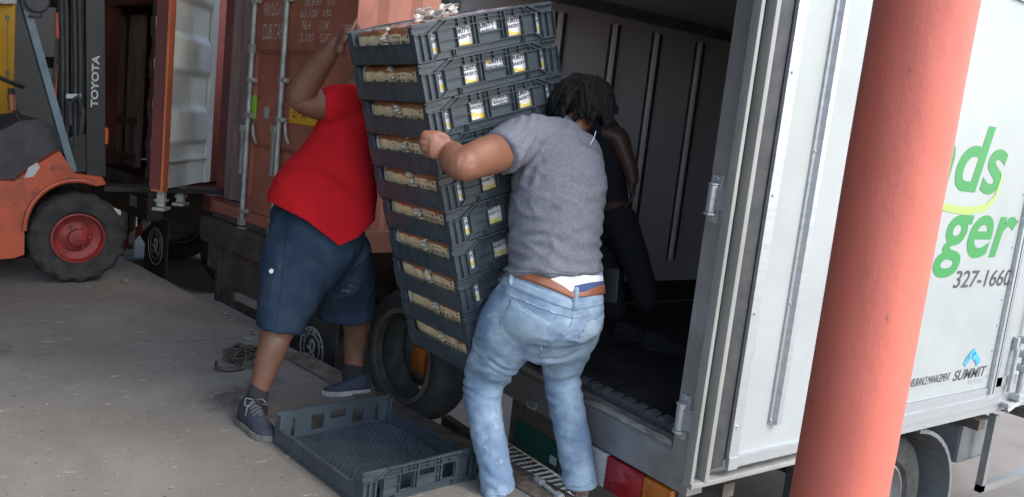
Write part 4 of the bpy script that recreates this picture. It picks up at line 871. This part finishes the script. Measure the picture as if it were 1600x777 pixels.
def ball(mb, c, rx, ry, rz, R=None): bmesh.ops.create_icosphere(mb.bm, subdivisions=4, radius=1, matrix=Matrix.Translation(c) @ (R or Matrix.Identity(4)) @ Matrix.Diagonal((rx, ry, rz, 1)))
def remesh(mb, name, m, par, vox=.008, smooth=6, fold=None, hem=None, **tags):
    bmesh.ops.recalc_face_normals(mb.bm, faces=mb.bm.faces)
    me = bpy.data.meshes.new(name); mb.bm.to_mesh(me); mb.bm.free(); o = bpy.data.objects.new('tmp', me); COL.objects.link(o)
    r_ = o.modifiers.new('r', 'REMESH'); r_.mode = 'VOXEL'; r_.voxel_size = vox; s_ = o.modifiers.new('s', 'SMOOTH'); s_.iterations = smooth; s_.factor = .5
    dg = bpy.context.evaluated_depsgraph_get(); dg.update(); m2 = bpy.data.meshes.new_from_object(o.evaluated_get(dg)); bpy.data.objects.remove(o); m2.name = name
    if fold:
        nn = [v.normal.copy() for v in m2.vertices]
        for v, q in zip(m2.vertices, nn): v.co += q*fold(v.co, q)
    if hem:                                   # trim the cloth along straight hem lines
        b2 = bmesh.new(); b2.from_mesh(m2); pl_ = []
        for a, c in zip(hem[:-1], hem[1:]):
            nn = ray(*a).cross(ray(*c)).normalized(); pl_.append(nn); g2 = [f for f in b2.faces if min(a[0], c[0])-12 < pix(f.calc_center_median())[0] < max(a[0], c[0])+12]
            vs = set(v for f in g2 for v in f.verts); es = set(e for f in g2 for e in f.edges)
            bmesh.ops.bisect_plane(b2, geom=list(vs)+list(es)+g2, plane_co=CP, plane_no=nn, dist=1e-5)
        kill = []
        for f in b2.faces:
            x, y = pix(f.calc_center_median()); x = min(max(x, hem[0][0]+.01), hem[-1][0]-.01)
            for a, c in zip(hem[:-1], hem[1:]):
                if a[0] <= x <= c[0] and y > a[1]+(c[1]-a[1])*(x-a[0])/(c[0]-a[0])+.05: kill.append(f)
        bmesh.ops.delete(b2, geom=kill, context='FACES'); ed = [e for e in b2.edges if e.is_boundary]
        r2 = bmesh.ops.extrude_edge_only(b2, edges=ed)
        mid = (m2.vertices and sum((v.co for v in m2.vertices), V((0, 0, 0)))/len(m2.vertices))
        for v in [q for q in r2['geom'] if isinstance(q, bmesh.types.BMVert)]: d_ = (mid-v.co); d_.z = 0; v.co += d_.normalized()*.012
        b2.to_mesh(m2); b2.free()
    m2.materials.clear(); m2.materials.append(M[m]); 
    for p in m2.polygons: p.use_smooth = True
    m2.update(); bv = BVHTree.FromPolygons([v.co.copy() for v in m2.vertices], [tuple(p.vertices) for p in m2.polygons])
    return link(name, m2, par, **tags), bv
def pix(p): v = p-CP; z = v.dot(fw); return 800+FPX*v.dot(CR)/z, 388.5-FPX*v.dot(CU)/z
def hit(bv, px, py):
    d = ray(px, py).normalized(); h = bv.ray_cast(CP, d); return h
def on(bv, px, py, off):
    h = hit(bv, px, py)
    return None if h[0] is None else h[0]+h[1].normalized()*off*(1 if h[1].dot(ray(px, py)) < 0 else -1)
def resamp(pts, n):
    L = [0]
    for a, b in zip(pts[:-1], pts[1:]): L.append(L[-1]+math.dist(a, b))
    out = []
    for i in range(n):
        s_ = L[-1]*i/(n-1); k = max(j for j in range(len(L)) if L[j] <= s_+1e-9); k = min(k, len(pts)-2); t = (s_-L[k])/(L[k+1]-L[k]); out.append((pts[k][0]*(1-t)+pts[k+1][0]*t, pts[k][1]*(1-t)+pts[k+1][1]*t))
    return out
def strip_on(bv, topl, botl, off, name, m, par, nu=40, nv=8):        # a band of cloth or leather sewn onto the surface
    T_, B_ = resamp(topl, nu), resamp(botl, nu); mb = MB(); G = []
    for i in range(nu):
        row = []
        for j in range(nv):
            t = j/(nv-1); p = on(bv, T_[i][0]*(1-t)+B_[i][0]*t, T_[i][1]*(1-t)+B_[i][1]*t, off if 0 < j < nv-1 and 0 < i < nu-1 else .0008); row.append(mb.bm.verts.new(p) if p else None)
        G.append(row)
    for i in range(nu-1):
        for j in range(nv-1):
            q = [G[i][j], G[i+1][j], G[i+1][j+1], G[i][j+1]]
            if all(q): mb.face(q)
    return mb.build(name, m, par, smooth='all')
def seam_on(bv, pts, r, name, m, par, off=.0012, n=30):
    mb = MB(); run = []
    for x, y in resamp(pts, n):
        p = on(bv, x, y, off)
        if p is not None and (not run or (p-run[-1]).length < .12): run.append(p)
    if len(run) > 2: mb.tube(run, r, 6); return mb.build(name, m, par, smooth='all')
def hand(mb, wrist, palmdir, across, curl, size=1.0, bend=(.5, 1.0, .9), thumb=None, spread=.021):
    """palm from wrist along palmdir; fingers side by side along 'across', curling towards 'curl'"""
    pd, ac, cu = V(palmdir).normalized(), V(across).normalized(), V(curl).normalized(); w_ = V(wrist); s = size
    limb(mb, [(w_, .026*s, .020*s), (w_+pd*.035*s, .037*s, .018*s), (w_+pd*.075*s, .042*s, .016*s), (w_+pd*.088*s, .040*s, .014*s)], side=ac, n=16, sub=3)
    for i, (l, off) in enumerate(((.84, -1.5), (1, -.5), (.95, .5), (.76, 1.5))):
        a = w_+pd*(.070+.012*(1-abs(off)/3))*s+ac*off*spread*s; d = pd.copy(); pts = [(a-pd*.02*s, .0095*s, .0095*s), (a, .0098*s, .0098*s)]; ang = 0; p = a
        for L_, b_ in zip((.044, .027, .022), bend):
            ang += b_; d = pd*math.cos(ang)+cu*math.sin(ang); p = p+d*L_*l*s; rr_ = .0092*s if L_ > .03 else (.0086*s if L_ > .025 else .0072*s); pts.append((p, rr_, rr_))
        limb(mb, pts, side=ac, n=10, sub=3)
    if thumb:
        pts = [(w_+pd*.02*s, .014*s, .014*s)]+[(w_+pd*a*s+ac*b*s+cu*c*s, r_*s, r_*s) for a, b, c, r_ in thumb]; limb(mb, pts, side=cu, n=10, sub=3)
def head(mb, c, face, up, s=1.0):
    f, u_ = V(face).normalized(), V(up).normalized(); u_ = (u_-f*u_.dot(f)).normalized(); l = u_.cross(f); R = Matrix((l, f, u_)).transposed().to_4x4()
    ball(mb, c, .076*s, .096*s, .108*s, R); ball(mb, c+f*.03*s-u_*.065*s, .054*s, .062*s, .055*s, R)
    limb(mb, [(c+f*.088*s+u_*.01*s, .008*s, .008*s), (c+f*.108*s-u_*.025*s, .013*s, .012*s), (c+f*.095*s-u_*.035*s, .017*s, .010*s)], side=l, n=10)
    for s_ in (-1, 1):
        ball(mb, c+l*s_*.079*s-u_*.005*s-f*.005*s, .010*s, .020*s, .032*s, R); ball(mb, c+l*s_*.032*s+f*.083*s+u_*.012*s, .014*s, .010*s, .008*s, R); ball(mb, c+l*s_*.03*s+f*.082*s+u_*.034*s, .024*s, .012*s, .008*s, R)
    ball(mb, c+f*.088*s-u_*.058*s, .024*s, .010*s, .007*s, R); ball(mb, c+f*.088*s-u_*.070*s, .021*s, .010*s, .007*s, R)
def ridge(p, sc, amp, k=1.0):
    n1 = noise.noise(V((p.x*sc[0], p.y*sc[1], p.z*sc[2]))); return amp*((1-abs(n1)*2.2)**2*k-.4)
def shoe(par, heel, toe, m, sole_m, lace=None, zs=1.0):
    a, b = V(heel), V(toe); f = (b-a).normalized(); L = (b-a).length; sd = f.cross(UZ).normalized(); mb = MB()
    def sec(t, w_, z0, z1): return (a+f*L*t, w_, z0, z1)
    S_ = [(.02, .022, .075), (.08, .034, .098), (.2, .038, .105), (.33, .038, .098), (.45, .040, .082), (.6, .045, .066), (.75, .047, .055), (.88, .042, .046), (.96, .030, .038), (1, .014, .028)]
    n = 20; rr_ = []
    S_ = [(t, w_*(1+(zs-1)*.4), z1*zs) for t, w_, z1 in S_]
    for t, w_, z1 in S_:
        rr_.append([mb.bm.verts.new(a+f*L*t+sd*w_*math.cos(q)*(1 if math.sin(q) < 0 else (1-.25*math.sin(q)**2))+UZ*(.018+(z1-.018)*max(0, math.sin(q))**.8)) for q in [2*math.pi*j/n for j in range(n)]])
    for A, B_ in zip(rr_[:-1], rr_[1:]):
        for j in range(n): mb.face([A[j], A[(j+1) % n], B_[(j+1) % n], B_[j]])
    mb.face(rr_[0][::-1]); mb.face(rr_[-1]); sh = mb.build('shoe', m, par, smooth='all')
    mb = MB(); out = []
    for t, w_, z1 in S_: out.append((t, w_+.005))
    P_ = [a+f*L*(t-.005)+sd*w_ for t, w_ in out]+[a+f*(L+.006)]+[a+f*L*(t-.005)-sd*w_ for t, w_ in out[::-1]]
    mb.prism([V((p.x, p.y, a.z+.001)) for p in P_], (0, 0, .026)); mb.build('sole', sole_m, sh)
    if lace:
        mb = MB()
        for i in range(5):
            t = .38+i*.055; z = a.z+(.092-i*.0075)*zs; c = a+f*L*t; mb.tube([V((c.x, c.y, z-.012))+sd*.028, V((c.x, c.y, z+.005)), V((c.x, c.y, z-.012))+f*.012-sd*.028], .0035, 6)
        c = a+f*L*.36; c.z = a.z+.10*zs
        for q in (((0, 0, .004), (-.02, .03, .01), (.01, .05, -.01), (.02, .03, -.02), (0, 0, 0)), ((0, 0, .004), (.03, -.03, .012), (.05, -.05, -.015), (.02, -.04, -.02), (0, 0, 0)), ((0, 0, .003), (-.01, -.035, -.01), (-.02, -.048, -.05), (-.035, -.052, -.085)), ((0, 0, .003), (.02, .04, -.02), (.03, .052, -.06))):
            mb.tube([c+f*x+sd*y+UZ*z for x, y, z in q], .004, 6)
        mb.build('laces', lace, sh, smooth='all')
    return sh
# ---- man in grey
f0 = onz(838, 772, 0)
G1 = thing('person', 'man in grey t-shirt and light jeans bending over the crate stack, back turned', 'person', f0, 'workers moving bread crates')
bd = MB()
limb(bd, [P3(865, 470, 3.42, 110, .7), P3(866, 400, 3.42, 110, .7), P3(868, 320, 3.43, 118, .65), P3(872, 255, 3.44, 112, .6), P3(880, 222, 3.45, 74, .7), P3(892, 204, 3.46, 42, .9), P3(904, 190, 3.49, 40, 1)])
limb(bd, [P3(820, 215, 3.36, 58), P3(792, 235, 3.27, 60, .9), P3(764, 243, 3.17, 63, .88), P3(738, 252, 3.09, 58, .9), P3(724, 257, 3.05, 54, .95), P3(716, 256, 3.06, 46, 1)], side=CU)
limb(bd, [P3(724, 259, 3.05, 52, 1), P3(713, 251, 3.08, 52, 1), P3(708, 243, 3.11, 45, .95), P3(706, 235, 3.15, 38, .85)], side=CR)
eL = at(697, 232, 3.22); ko = V((sl)*-1)
hand(bd, at(712, 234, 3.14), sl*-.9+su*.30+ss*.12, su*-1, ss+sl*.25, 1.12, bend=(.55, 1.25, .9), thumb=((.03, -.038, .0, .014), (.058, -.047, .004, .0125), (.082, -.046, .016, .0115), (.100, -.044, .028, .010)))
limb(bd, [P3(905, 240, 3.45, 55), P3(905, 300, 3.52, 52), P3(890, 345, 3.56, 50), P3(850, 360, 3.6, 40), P3(828, 362, 3.62, 30)])
for pts in (((825, 480, 3.42, 74), (792, 530, 3.5, 66), (766, 575, 3.57, 52), (755, 610, 3.6, 42), (758, 650, 3.58, 34), (768, 700, 3.54, 30), (776, 755, 3.53, 26), (778, 768, 3.53, 26)), ((900, 480, 3.44, 66), (889, 530, 3.52, 54), (880, 580, 3.6, 42), (883, 612, 3.61, 36), (891, 655, 3.61, 32), (899, 700, 3.61, 28), (904, 750, 3.6, 26), (905, 766, 3.6, 26))):
    limb(bd, [P3(*p) for p in pts])
HC = at(911, 163, 3.52); fdir = (V((.62, .72, -.45))); head(bd, HC, fdir, V((.25, .25, .9)), .98)
body1, bvB = remesh(bd, 'body', 'skinA', G1, vox=.0062, smooth=4)
# jeans
jb = MB()
limb(jb, [P3(866, 425, 3.42, 150, .78), P3(866, 440, 3.42, 154, .8), P3(860, 470, 3.42, 172, .78), P3(853, 500, 3.43, 178, .75), P3(850, 520, 3.45, 140, .7)], n=30)
limb(jb, [P3(812, 470, 3.42, 92, .95), P3(798, 512, 3.46, 106, .92), P3(779, 548, 3.54, 90, .95), P3(763, 580, 3.60, 74, 1), P3(754, 612, 3.60, 61, 1), P3(758, 650, 3.58, 56, 1), P3(767, 700, 3.55, 53, 1), P3(775, 742, 3.53, 52, 1), P3(778, 767, 3.53, 54, 1.05)], n=26, e1=.12)
limb(jb, [P3(901, 470, 3.43, 82, .95), P3(893, 512, 3.48, 92, .92), P3(883, 548, 3.55, 78, .95), P3(877, 580, 3.61, 61, 1), P3(881, 612, 3.61, 56, 1), P3(889, 655, 3.61, 55, 1), P3(898, 700, 3.61, 55, 1), P3(904, 738, 3.60, 53, 1), P3(906, 757, 3.60, 55, 1.05)], n=26, e1=.12)
ball(jb, at(815, 500, 3.40), .088, .08, .095); ball(jb, at(898, 495, 3.41), .082, .075, .09)
def jf(p, q):
    x, y = pix(p); k = ridge(p, (7, 7, 15), .004)+ridge(p+V((3, 1, 2)), (14, 14, 30), .0016)
    kn = math.exp(-((y-590)/42)**2); hem = max(0, (y-690)/80)
    k += kn*.0065*math.sin(p.z*120+noise.noise(p*7)*9)*(.5+noise.noise(p*11)*1.2)+hem*.003*math.sin(p.z*80+noise.noise(p*8)*8)
    if y < 520: k *= .35
    return k
jeans, bvJ = remesh(jb, 'jeans', 'jeans', G1, vox=.0075, smooth=5, fold=jf)
strip_on(bvJ, [(785, 429), (805, 436), (840, 450), (868, 462), (898, 474), (925, 470), (946, 462)], [(779, 443), (805, 452), (840, 466), (868, 478), (896, 485), (925, 481), (945, 475)], .005, 'waistband', 'jeans2', jeans)
strip_on(bvJ, [(790, 421), (830, 424), (880, 429), (945, 431)], [(790, 428), (830, 441), (880, 456), (945, 452)], .0045, 'undershirt', 'cotton', G1)
strip_on(bvJ, [(896, 446), (915, 441), (944, 437)], [(896, 456), (915, 458), (944, 455)], .0065, 'boxer_waistband', 'bluecot', G1)
strip_on(bvJ, [(803, 425), (830, 426), (858, 434), (880, 446), (893, 456), (910, 456), (945, 441)], [(803, 434), (830, 441), (858, 452), (880, 461), (893, 467), (912, 464), (946, 460)], .010, 'belt', 'leather', G1)
strip_on(bvJ, [(896, 447), (905, 447)], [(892, 486), (902, 487)], .016, 'belt_loop', 'jeans2', jeans, nu=5)
strip_on(bvJ, [(800, 424), (806, 425)], [(795, 446), (801, 448)], .016, 'belt_loop', 'jeans2', jeans, nu=5)
strip_on(bvJ, [(797, 469), (828, 487), (861, 507)], [(776, 515), (803, 541), (834, 536)], .0045, 'back_pocket', 'jeans2', jeans, nu=24, nv=20)
strip_on(bvJ, [(916, 507), (932, 500), (945, 490)], [(899, 540), (914, 535), (934, 522)], .0045, 'back_pocket', 'jeans2', jeans, nu=20, nv=20)
for q in ([(797, 469), (828, 487), (861, 507)], [(796, 469), (776, 515), (790, 530)], [(860, 508), (835, 535)], [(790, 458), (830, 475), (868, 490), (894, 496)], [(894, 496), (922, 492), (947, 480)], [(897, 486), (893, 505), (880, 523)], [(916, 507), (945, 490)], [(916, 508), (899, 540)], [(845, 540), (848, 580), (856, 615), (865, 650), (872, 690), (878, 730), (880, 755)], [(752, 771), (780, 774), (803, 770)], [(881, 757), (905, 762), (930, 757)]):
    seam_on(bvJ, q, .0022, 'seam', 'seam', jeans)
# t-shirt
tb = MB()
limb(tb, [P3(866, 424, 3.42, 158, .84), P3(866, 405, 3.42, 146, .84), P3(867, 360, 3.42, 146, .82), P3(872, 310, 3.42, 150, .78), P3(873, 268, 3.42, 146, .74), P3(869, 238, 3.43, 126, .74), P3(873, 218, 3.44, 100, .74), P3(884, 205, 3.46, 60, .8)], n=34, e0=.12)
limb(tb, [P3(862, 226, 3.42, 60, 1), P3(838, 212, 3.38, 66, 1), P3(809, 221, 3.31, 74, 1), P3(783, 239, 3.23, 74, 1)], side=CU-CR*.8, n=24, e1=.12)
limb(tb, [P3(885, 226, 3.44, 60, 1), P3(908, 240, 3.47, 64, 1), P3(914, 275, 3.51, 62, 1), P3(910, 305, 3.54, 58, 1)], n=24)
def tf(p, q):
    x, y = pix(p); s_ = (x-870)*.5+(y-330)*.9
    k = .003*math.sin(s_*.13+noise.noise(p*6)*6)+ridge(p, (8, 8, 15), .0055)
    low = max(0, min(1, (y-300)/90)); k += low*(.006*math.sin(y*.30-(x-860)*.07+noise.noise(p*6)*6)*(.55+.6*noise.noise(p*8+V((4, 2, 1))))+.003*math.sin(y*.16+x*.12+noise.noise(p*5)*5))
    if x < 840 and y < 290: k = .0015*k/.004+.0035*max(0, min(1, (x-795)/20))*math.sin(x*.34+y*.18+noise.noise(p*9)*2.5)
    if y > 200 and y < 290 and x > 850: k *= .6
    return k
ts, bvT = remesh(tb, 'tshirt', 'shirt', G1, vox=.0075, smooth=5, fold=tf)
seam_on(bvT, [(792, 425), (830, 425), (870, 427), (910, 430), (944, 431)], .003, 'hem', 'shirt', ts)
seam_on(bvT, [(768, 212), (776, 228), (788, 248), (802, 268)], .003, 'sleeve_hem', 'shirt', ts)
# hair
hb = MB(); rnd = random.Random(11); ball(hb, HC+V((-.005, -.005, .02)), .098, .112, .106)
fu = fdir.normalized()
for i in range(170):
    a = rnd.uniform(0, 2*math.pi); e = math.asin(rnd.uniform(-.3, 1)); d = V((math.cos(a)*math.cos(e), math.sin(a)*math.cos(e), math.sin(e)))
    if d.dot(fu) > .8 and e < .5: continue
    p = HC+V((d.x*.096, d.y*.108, d.z*.104+.02)); L = rnd.uniform(.06, .11)+max(0, e)*.05; hz = V((d.x, d.y, 0)); hz = hz.normalized() if hz.length > .01 else V((1, 0, 0))
    pts = [p-d*.012]; dd_ = (hz*.9+d*.35+V((rnd.uniform(-.6, .6), rnd.uniform(-.6, .6), -.1))).normalized(); k = 9; rs = [.008]; f1_ = rnd.uniform(0, 6)
    for j in range(k):
        dd_ = (dd_+V((0, 0, -.42))+V((rnd.uniform(-.22, .22), rnd.uniform(-.22, .22), 0))).normalized(); q = pts[-1]+dd_*L/k
        c_ = HC+V((0, 0, .01)); mn = .112+.018*noise.noise(q*18)
        if (q-c_).length < mn and q.z > HC.z-.06: q = c_+(q-c_).normalized()*mn
        pts.append(q); rs.append((.0125+.0036*math.sin(j*2.6+f1_)) if j < k-2 else (.010 if j == k-2 else .005))
    hb.tube(pts, rs, 8)
hb.build('hair', 'hair', G1, smooth='all')
mb = MB(); mb.tube([at(931, 205, 3.40), at(928, 216, 3.38), at(922, 226, 3.36)], .0018, 6); mb.build('earphone_cord', 'cotton', G1, smooth='all')
hl, hr = onz(781, 776, 0), onz(905, 772, 0)
shoe(G1, hl+V((0, -.02, 0)), hl+V((.07, .27, 0)), 'shoeB', 'sole', zs=.8); shoe(G1, hr+V((-.01, -.03, 0)), hr+V((.12, .25, 0)), 'shoeB', 'sole', zs=.85)
ph = MB(); pc0 = at(955, 448, 3.44); Rm = Matrix.Translation(pc0) @ Matrix((CR*.75+fw*.66, (fw*.75-CR*.66), CU)).transposed().to_4x4().normalized() @ Matrix.Rotation(.12, 4, 'Y')
ph.box((-.006, -.035, -.065), (.006, .04, .075), rot=Rm, bev=.004); selfthing(ph, 'phone', 'black', 'black phone clipped at the belt of the man in grey', 'phone', smooth=True)
# ---- man in red
f1 = onz(480, 660, 0)
G2 = thing('person', 'man in red shirt and navy shorts, one arm raised to the top crate', 'person', f1, 'workers moving bread crates')
bd = MB(); D = 4.05
limb(bd, [P3(500, 345, D, 100, .8), P3(512, 300, D, 100, .8), P3(530, 240, D, 80, .75), P3(540, 190, D, 68, .75), P3(545, 155, D, 60, .8), P3(562, 125, D, 36, 1), P3(572, 105, D, 34, 1)])
limb(bd, [P3(545, 160, 4.0, 52), P3(515, 164, 3.96, 50, .95), P3(492, 162, 3.92, 48, .95), P3(474, 156, 3.88, 42, 1), P3(465, 148, 3.86, 38, 1)], side=CU)
limb(bd, [P3(465, 152, 3.86, 38, 1), P3(477, 133, 3.83, 44, .95), P3(495, 107, 3.77, 40, .9), P3(513, 85, 3.71, 31, .85), P3(525, 68, 3.67, 24, .8)], side=CR)
hand(bd, at(531, 78, 3.64), CU*.93+CR*.25, CR*.45-fw*.8, CR*.8+fw*.45, 1.1, bend=(.95, 1.35, 1.0), thumb=((.03, .035, .0, .014), (.06, .044, .01, .012), (.09, .046, .018, .011), (.115, .046, .022, .0095)))
limb(bd, [P3(570, 175, 4.1, 50), P3(590, 230, 4.15, 46), P3(610, 275, 4.15, 40), P3(640, 285, 4.1, 28)])
limb(bd, [P3(470, 390, 4.05, 90), P3(450, 460, 4.0, 70), P3(438, 505, 3.97, 56), P3(431, 523, 3.97, 52), P3(427, 540, 3.96, 48), P3(419, 564, 3.96, 42), P3(409, 596, 3.96, 33), P3(403, 618, 3.96, 28), P3(402, 640, 3.97, 27)], n=24)
limb(bd, [P3(540, 400, 4.2, 80), P3(545, 460, 4.45, 62), P3(556, 500, 4.55, 43), P3(554, 540, 4.6, 34), P3(553, 575, 4.62, 30), P3(552, 598, 4.62, 28)], n=24)
HR = at(590, 85, 4.1); head(bd, HR, V((.9, -.3, -.1)), UZ)
remesh(bd, 'body', 'skinB', G2, vox=.0066, smooth=4)
mb = MB(); ball(mb, HR+V((-.012, .005, .035)), .10, .088, .088); remesh(mb, 'hair', 'hair', G2, vox=.01)
sb = MB()
limb(sb, [P3(528, 262, D-.01, 112, .85), P3(530, 300, D-.03, 118, .85), P3(530, 340, D-.06, 112, .88), P3(528, 385, D-.07, 104, .9), P3(526, 400, D-.07, 100, .9)], n=24)
limb(sb, [P3(478, 385, D-.03, 140, .88), P3(488, 350, D-.03, 150, .88), P3(502, 311, D-.02, 160, .88), P3(514, 278, D, 138, .84), P3(530, 238, D, 106, .82), P3(539, 198, D, 88, .8), P3(547, 162, D, 80, .75), P3(556, 138, D, 50, .8)], n=32)
ball(sb, at(550, 308, D-.02), .122, .13, .14)
limb(sb, [P3(556, 162, 4.03, 60), P3(532, 164, 3.99, 62, 1), P3(504, 166, 3.94, 58, 1)], side=CU+CR*.15, n=22, e1=.12)
limb(sb, [P3(568, 165, 4.1, 60), P3(582, 205, 4.14, 56)], n=22)
def rf(p, q):
    x, y = pix(p); b = .0042*math.sin((x*.5-y*.75)*.17+noise.noise(p*5)*5)*(.6+noise.noise(p*6))+ridge(p, (7, 7, 11), .004)
    return b*(1 if x < 530 or y < 200 else .35)
rs_, bvR = remesh(sb, 'polo_shirt', 'redshirt', G2, vox=.008, smooth=18, fold=rf, hem=[(395, 300), (418, 314), (480, 345), (530, 384), (560, 371), (584, 346), (610, 325)])
sh = MB()
limb(sh, [P3(500, 322, D+.02, 132, .68), P3(497, 345, D+.02, 148, .72), P3(492, 380, D, 150, .80), P3(486, 405, D, 130, .8)], n=30)
limb(sh, [P3(468, 385, 4.03, 118, .85), P3(462, 425, 4.0, 112, .85), P3(452, 465, 3.98, 98, .9), P3(442, 495, 3.97, 80, .95), P3(438, 512, 3.97, 74, 1)], n=26, e1=.12)
limb(sh, [P3(530, 390, 4.12, 100, .85), P3(540, 430, 4.25, 94, .85), P3(541, 465, 4.38, 90, .9), P3(539, 490, 4.42, 90, .9)], n=26, e1=.12)
def sf(p, q):
    x, y = pix(p); return .005*math.sin((x*.6+y*.25)*.14+noise.noise(p*5)*6)*(.5+noise.noise(p*7))+ridge(p, (9, 9, 6), .006)
so_, bvS = remesh(sh, 'shorts', 'shorts', G2, vox=.008, smooth=5, fold=sf)
seam_on(bvS, [(449, 335), (447, 380), (444, 420), (437, 470), (432, 505)], .002, 'seam', 'shorts', so_)
seam_on(bvS, [(410, 403), (421, 411), (436, 416)], .0035, 'pocket_edge', 'shorts', so_)
mb = MB(); p = on(bvS, 425, 424, .003)
if p: mb.tube([p, p-fw*.003], .011, 16); mb.build('round_badge', 'twhite', so_)
seam_on(bvS, [(406, 505), (430, 519), (470, 519)], .003, 'hem', 'shorts', so_)
for pts in ([(403, 612, 3.96, 34), (402, 628, 3.96, 32), (402, 645, 3.97, 32)], [(552, 578, 4.62, 36), (552, 594, 4.62, 34), (550, 608, 4.62, 38)]):
    mb = MB(); limb(mb, [P3(*q, 1.0) for q in pts], n=20); mb.build('sock', 'sock', G2, smooth='all')
hl = onz(377, 657, 0); shoe(G2, hl, hl+(V((1.325, 3.545, 0))-hl).normalized()*.295, 'shoe', 'sole', lace='fender', zs=1.35)
hr = onz(578, 612, 0); tr = onz(519, 616, 0); tr = hr+(tr-hr).normalized()*.27; shoe(G2, hr, tr, 'shoe', 'palesole')
# ---- worker inside the truck
f2 = onz(985, 500, ZF); f2 = V((3.75, 3.55, ZF))
dq = 4.75
G3 = thing('person', 'worker in black clothes standing in the dark truck body behind the man in grey', 'person', f2, 'workers moving bread crates')
bd = MB()
limb(bd, [P3(945, 330, dq, 60), P3(940, 260, dq, 64), P3(935, 210, dq, 66), P3(926, 192, dq, 44), P3(916, 172, dq, 28)])
limb(bd, [P3(945, 208, dq-.05, 40), P3(965, 215, dq-.08, 34), P3(976, 240, dq-.1, 27), P3(985, 265, dq-.12, 25), P3(989, 283, dq-.15, 19)])
hand(bd, at(989, 283, dq-.15), CU*-1+fw*.1, fw, CR*-1, .92, bend=(.25, .4, .3), thumb=((.03, -.03, .01, .012), (.055, -.038, .018, .011), (.075, -.04, .022, .010)))
limb(bd, [P3(925, 205, dq+.1, 38), P3(905, 240, dq+.12, 30), P3(900, 280, dq+.1, 24)])
for (x1, y1, x2, y2, x3, y3, e) in ((962, 330, 985, 392, 1004, 455, -.1), (938, 330, 948, 400, 955, 470, .1)):
    limb(bd, [P3(x1, y1, dq+e, 44), P3(x2, y2, dq+e, 36), P3(x3, y3, dq+e, 26), P3(x3+4, y3+22, dq+e, 22)])
head(bd, at(912, 160, dq), V((.4, -.8, -.2)), UZ)
remesh(bd, 'body', 'skinC', G3, vox=.008)
mb = MB(); limb(mb, [P3(949, 345, dq, 72), P3(943, 290, dq, 74), P3(940, 240, dq, 76), P3(934, 205, dq, 70), P3(929, 190, dq, 46)]); remesh(mb, 'vest_top', 'darkcl', G3, vox=.01)
mb = MB(); limb(mb, [P3(948, 325, dq, 72), P3(952, 350, dq, 76)])
for (x1, y1, x2, y2, x3, y3, e) in ((966, 340, 988, 395, 1007, 455, -.1), (940, 340, 950, 400, 957, 470, .1)): limb(mb, [P3(x1, y1, dq+e, 56), P3(x2, y2, dq+e, 48), P3(x3, y3, dq+e, 40), P3(x3+4, y3+18, dq+e, 36)])
remesh(mb, 'trousers', 'darkcl', G3, vox=.01)
for (x, y, e) in ((1011, 478, -.1), (961, 494, .1)):
    p = at(x, y, dq+e); p.z = ZF; shoe(G3, p, p+V((.2, -.18, 0)), 'darkcl', 'darkcl')
print('TRUCKFOOT', at(1011, 478, dq-.1), at(961, 494, dq+.1))
